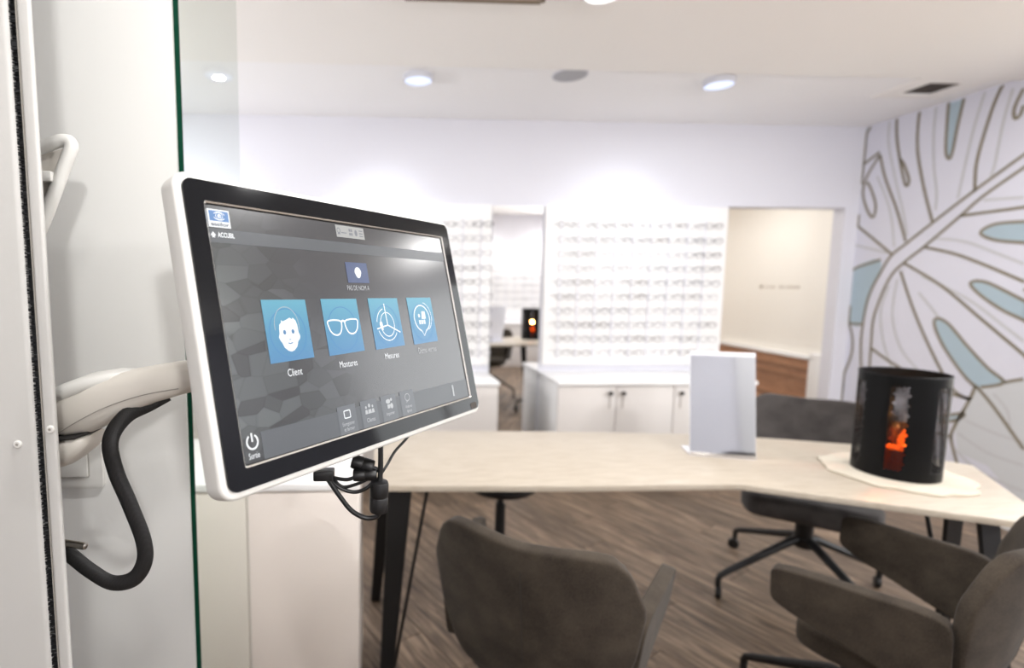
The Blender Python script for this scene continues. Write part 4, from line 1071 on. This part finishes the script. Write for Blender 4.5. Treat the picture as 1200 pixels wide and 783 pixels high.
for j in range(NZ):
    for i in range(NT):
        k = (i + 4) % 23                                          # six perforated strips around the wall
        edge = 8 if (j // 3) % 2 else 7
        if 0 <= k <= edge and 6 <= j <= 57 and (k + j) % 2 == 0: continue
        bm.faces.new((g[j][i], g[j][(i+1) % NT], g[j+1][(i+1) % NT], g[j+1][i]))
loose = [v for v in bm.verts if not v.link_faces]
bmesh.ops.delete(bm, geom=loose, context='VERTS')
o = mb.build('perforated_wall', M['lantern'], ln); solidify(o, 0.0012)
MB().lathe([(0.0, 0.0), (LR-0.001, 0.0), (LR-0.001, 0.006), (0.0, 0.006)], n=48).build('base_plate', M['lantern'], ln)
mb = MB(); mb.tube([(LR*math.cos(2*PI*i/48), LR*math.sin(2*PI*i/48), LH) for i in range(49)], 0.0028, 6, caps=False); mb.build('top_rim', M['lantern'], ln)
MB().lathe([(0.052, 0.0065), (0.058, 0.02), (0.058, 0.17), (0.056, 0.17), (0.056, 0.02), (0.05, 0.009)], n=32, close=False).build('candle_glass', M['amber'], ln)
cd = MB().lathe([(0.0, 0.009), (0.034, 0.009), (0.035, 0.085), (0.030, 0.09), (0.0, 0.088)], n=24).build('candle', M['candle'], ln)
fl = MB().lathe([(0.0, 0.092), (0.011, 0.097), (0.017, 0.108), (0.016, 0.122), (0.010, 0.138), (0.004, 0.150), (0.0, 0.155)], cx=0.012, cy=-0.012, n=14)
fl.build('flame', M['flame'], ln); 
MB().lathe([(0.0, 0.094), (0.008, 0.098), (0.011, 0.106), (0.008, 0.116), (0.0, 0.124)], cx=0.006, cy=-0.032, n=12).build('flame', M['flame_core'], ln)
pl = bpy.data.lights.new('candle_light', 'POINT'); pl.energy = 1.6; pl.color = (1.0, 0.42, 0.12); pl.shadow_soft_size = 0.02
po = bpy.data.objects.new('candle_light', pl); C.objects.link(po); po.parent = ln; po.location = (0, 0, 0.20)

# ================================================================== chairs
def lerp_table(t, xs, ys):
    for i in range(len(xs)-1):
        if t <= xs[i+1]:
            k = (t-xs[i])/(xs[i+1]-xs[i]); return ys[i] + (ys[i+1]-ys[i])*k
    return ys[-1]
def back_fn(u, v, hmul=1.0, ztop=0.825, zbot=0.43):
    s = 2*u-1
    w = lerp_table(v, [0, 0.08, 0.40, 0.70, 0.90, 0.97, 1.0], [0.150, 0.185, 0.222, 0.238, 0.214, 0.198, 0.182])*1.06*hmul
    x = s*w
    z = zbot + v*(ztop - zbot) - 0.012*abs(s)**8*v + 0.014*abs(s)*v
    y = -0.255 + 1.1*x*x - 0.16*(z-0.45) + 0.05*max(0, 0.25-v)
    return (x, y, z)
def arm_fn(side):
    def fn(u, v):
        e = abs(2*u-1)**7; ev = abs(2*v-1)**7
        uu = 0.5 + (u-0.5)*(1-0.07*ev); 
        zt = 0.668 - 0.012*u; zb = 0.43 + 0.105*uu + 0.01
        zc, zh = (zt+zb)/2, (zt-zb)/2*(1-0.12*e)
        z = zc + (2*v-1)*zh
        y = -0.215 + 0.345*uu
        x = 0.222 + 0.042*uu + (z-0.52)*0.12
        return (side*x, y, z)
    return fn
def seat_fn_mesh(w=0.235, d=0.235, z1=0.475):
    mb = MB()
    pts = round_poly([(-w*0.92, -d), (w*0.92, -d), (w, d*0.6), (w*0.86, d), (-w*0.86, d), (-w, d*0.6)], 0.07, 5)
    mb.prism([(x, y - 0.03 - (0.03 if d < 0.2 else 0)) for x, y in pts], 0.392, z1, 0.022, 4)
    return mb
def swivel_base(t, angle0, castors, r=0.34):
    """four legs sloping from a high hub under the seat down to castors or glides"""
    MB().lathe([(0.0, 0.392), (0.09, 0.392), (0.09, 0.375), (0.036, 0.36), (0.034, 0.27), (0.045, 0.262), (0.04, 0.225), (0.0, 0.225)], n=20).build('gas_column', M['black_metal'], t)
    for k in range(4):
        a = angle0 + k*PI/2
        ca, sa = math.cos(a), math.sin(a)
        leg = MB().tube([(0.01*ca, 0.01*sa, 0.262), (0.06*ca, 0.06*sa, 0.252), ((r-0.035)*ca, (r-0.035)*sa, 0.118), ((r-0.008)*ca, (r-0.008)*sa, 0.102), (r*ca, r*sa, 0.085), (r*ca, r*sa, 0.045)], [0.019, 0.019, 0.0135, 0.0125, 0.012, 0.011], 10).build('leg', M['black_metal'], t)
        if castors:
            cst = MB()
            cst.lathe([(0.0, -0.012), (0.024, -0.012), (0.027, -0.006), (0.027, 0.006), (0.024, 0.012), (0.0, 0.012)], n=16)
            cst.xform(Matrix.Translation((r*ca-0.006*sa, r*sa+0.006*ca, 0.0272)) @ Matrix.Rotation(a+0.9, 4, 'Z') @ Matrix.Rotation(PI/2, 4, 'X'))
            cst.build('castor', M['black_rubber'], leg)
        else:
            MB().lathe([(0.0, 0.0), (0.018, 0.0), (0.016, 0.012), (0.008, 0.046), (0.0, 0.046)], cx=r*ca, cy=r*sa, n=12).build('glide', M['black_rubber'], leg)
def chair(label, loc, rz, mat, seam, arms, castors, base_a, ztop=0.825, seat=(0.195, 0.165, 0.47), base_r=0.33):
    t = thing('shell_chair', label, 'chair', (loc[0], loc[1], 0), rz)
    o = MB().sheet(lambda u, v: back_fn(u, v, ztop=ztop), 24, 18).build('backrest', mat, t, recalc=True); solidify(o, 0.036, 0.012)
    if seam:
        mb = MB(); P = [back_fn(0.5, v/20, ztop=ztop) for v in range(0, 18)]
        mb.tube([(p[0], p[1]-0.0165, p[2]) for p in P], 0.0028, 6); mb.build('back_seam', seam, o)
    if arms:
        for s in (-1, 1):
            o = MB().sheet(arm_fn(s), 18, 14).build('armrest', mat, t, recalc=True); solidify(o, 0.036, 0.012)
    seat_fn_mesh(*seat).build('seat', mat, t, angle=60)
    swivel_base(t, base_a, castors, base_r)
    return t
chair('taupe shell armchair seen from behind at the near side of the table', (0.510, 1.37), math.radians(-34), M['taupe'], M['taupe_seam'], True, False, 0.3)
chair('taupe shell armchair seen from its side by the lantern end of the table', (1.405, 1.345), math.radians(31), M['taupe'], M['taupe_seam'], True, False, 1.3)
chair('dark grey armless swivel chair on castors behind the table', (1.96, 2.175), math.atan2(0.6, -0.8), M['charcoal'], None, False, True, math.radians(183) - math.atan2(0.6, -0.8), 0.855, (0.25, 0.23, 0.495), 0.405)
# low stool behind the table
st = thing('swivel_stool', 'black round stool on a slim post under the oak table', 'stool', (0.60, 2.36, 0))
MB().lathe([(0.0, 0.428), (0.10, 0.434), (0.160, 0.452), (0.178, 0.475), (0.175, 0.50), (0.15, 0.515), (0.0, 0.52)], n=36).build('seat', M['black_rubber'], st)
MB().lathe([(0.0, 0.43), (0.014, 0.43), (0.014, 0.37), (0.024, 0.365), (0.025, 0.12), (0.05, 0.11), (0.05, 0.08), (0.0, 0.08)], n=18).build('post', M['black_metal'], st)
for k in range(5):
    a = 0.4 + 2*PI*k/5
    leg = MB().tube([(0.03*math.cos(a), 0.03*math.sin(a), 0.10), (0.24*math.cos(a), 0.24*math.sin(a), 0.07), (0.26*math.cos(a), 0.26*math.sin(a), 0.05)], [0.014, 0.011, 0.010], 8).build('leg', M['black_metal'], st)
    MB().lathe([(0.0, -0.008), (0.024, -0.008), (0.026, 0.0), (0.024, 0.008), (0.0, 0.008)], n=14).xform(Matrix.Translation((0.26*math.cos(a), 0.26*math.sin(a), 0.0265)) @ Matrix.Rotation(a, 4, 'Z') @ Matrix.Rotation(PI/2, 4, 'X')).build('castor', M['black_rubber'], leg)
# small white box on the mural at the picture edge
t = thing('wall_thermostat', 'small white box on the leaf mural at the picture edge', 'thermostat', (X1, 2.70, 1.34))
MB().box(-0.024, -0.0025, -0.045, 0.045, -0.07, 0.07, 0.004).build('case', M['trim'], t)
MB().box(-0.0245, -0.024, -0.025, 0.025, 0.005, 0.045).build('window', M['speaker'], t, smooth=False)
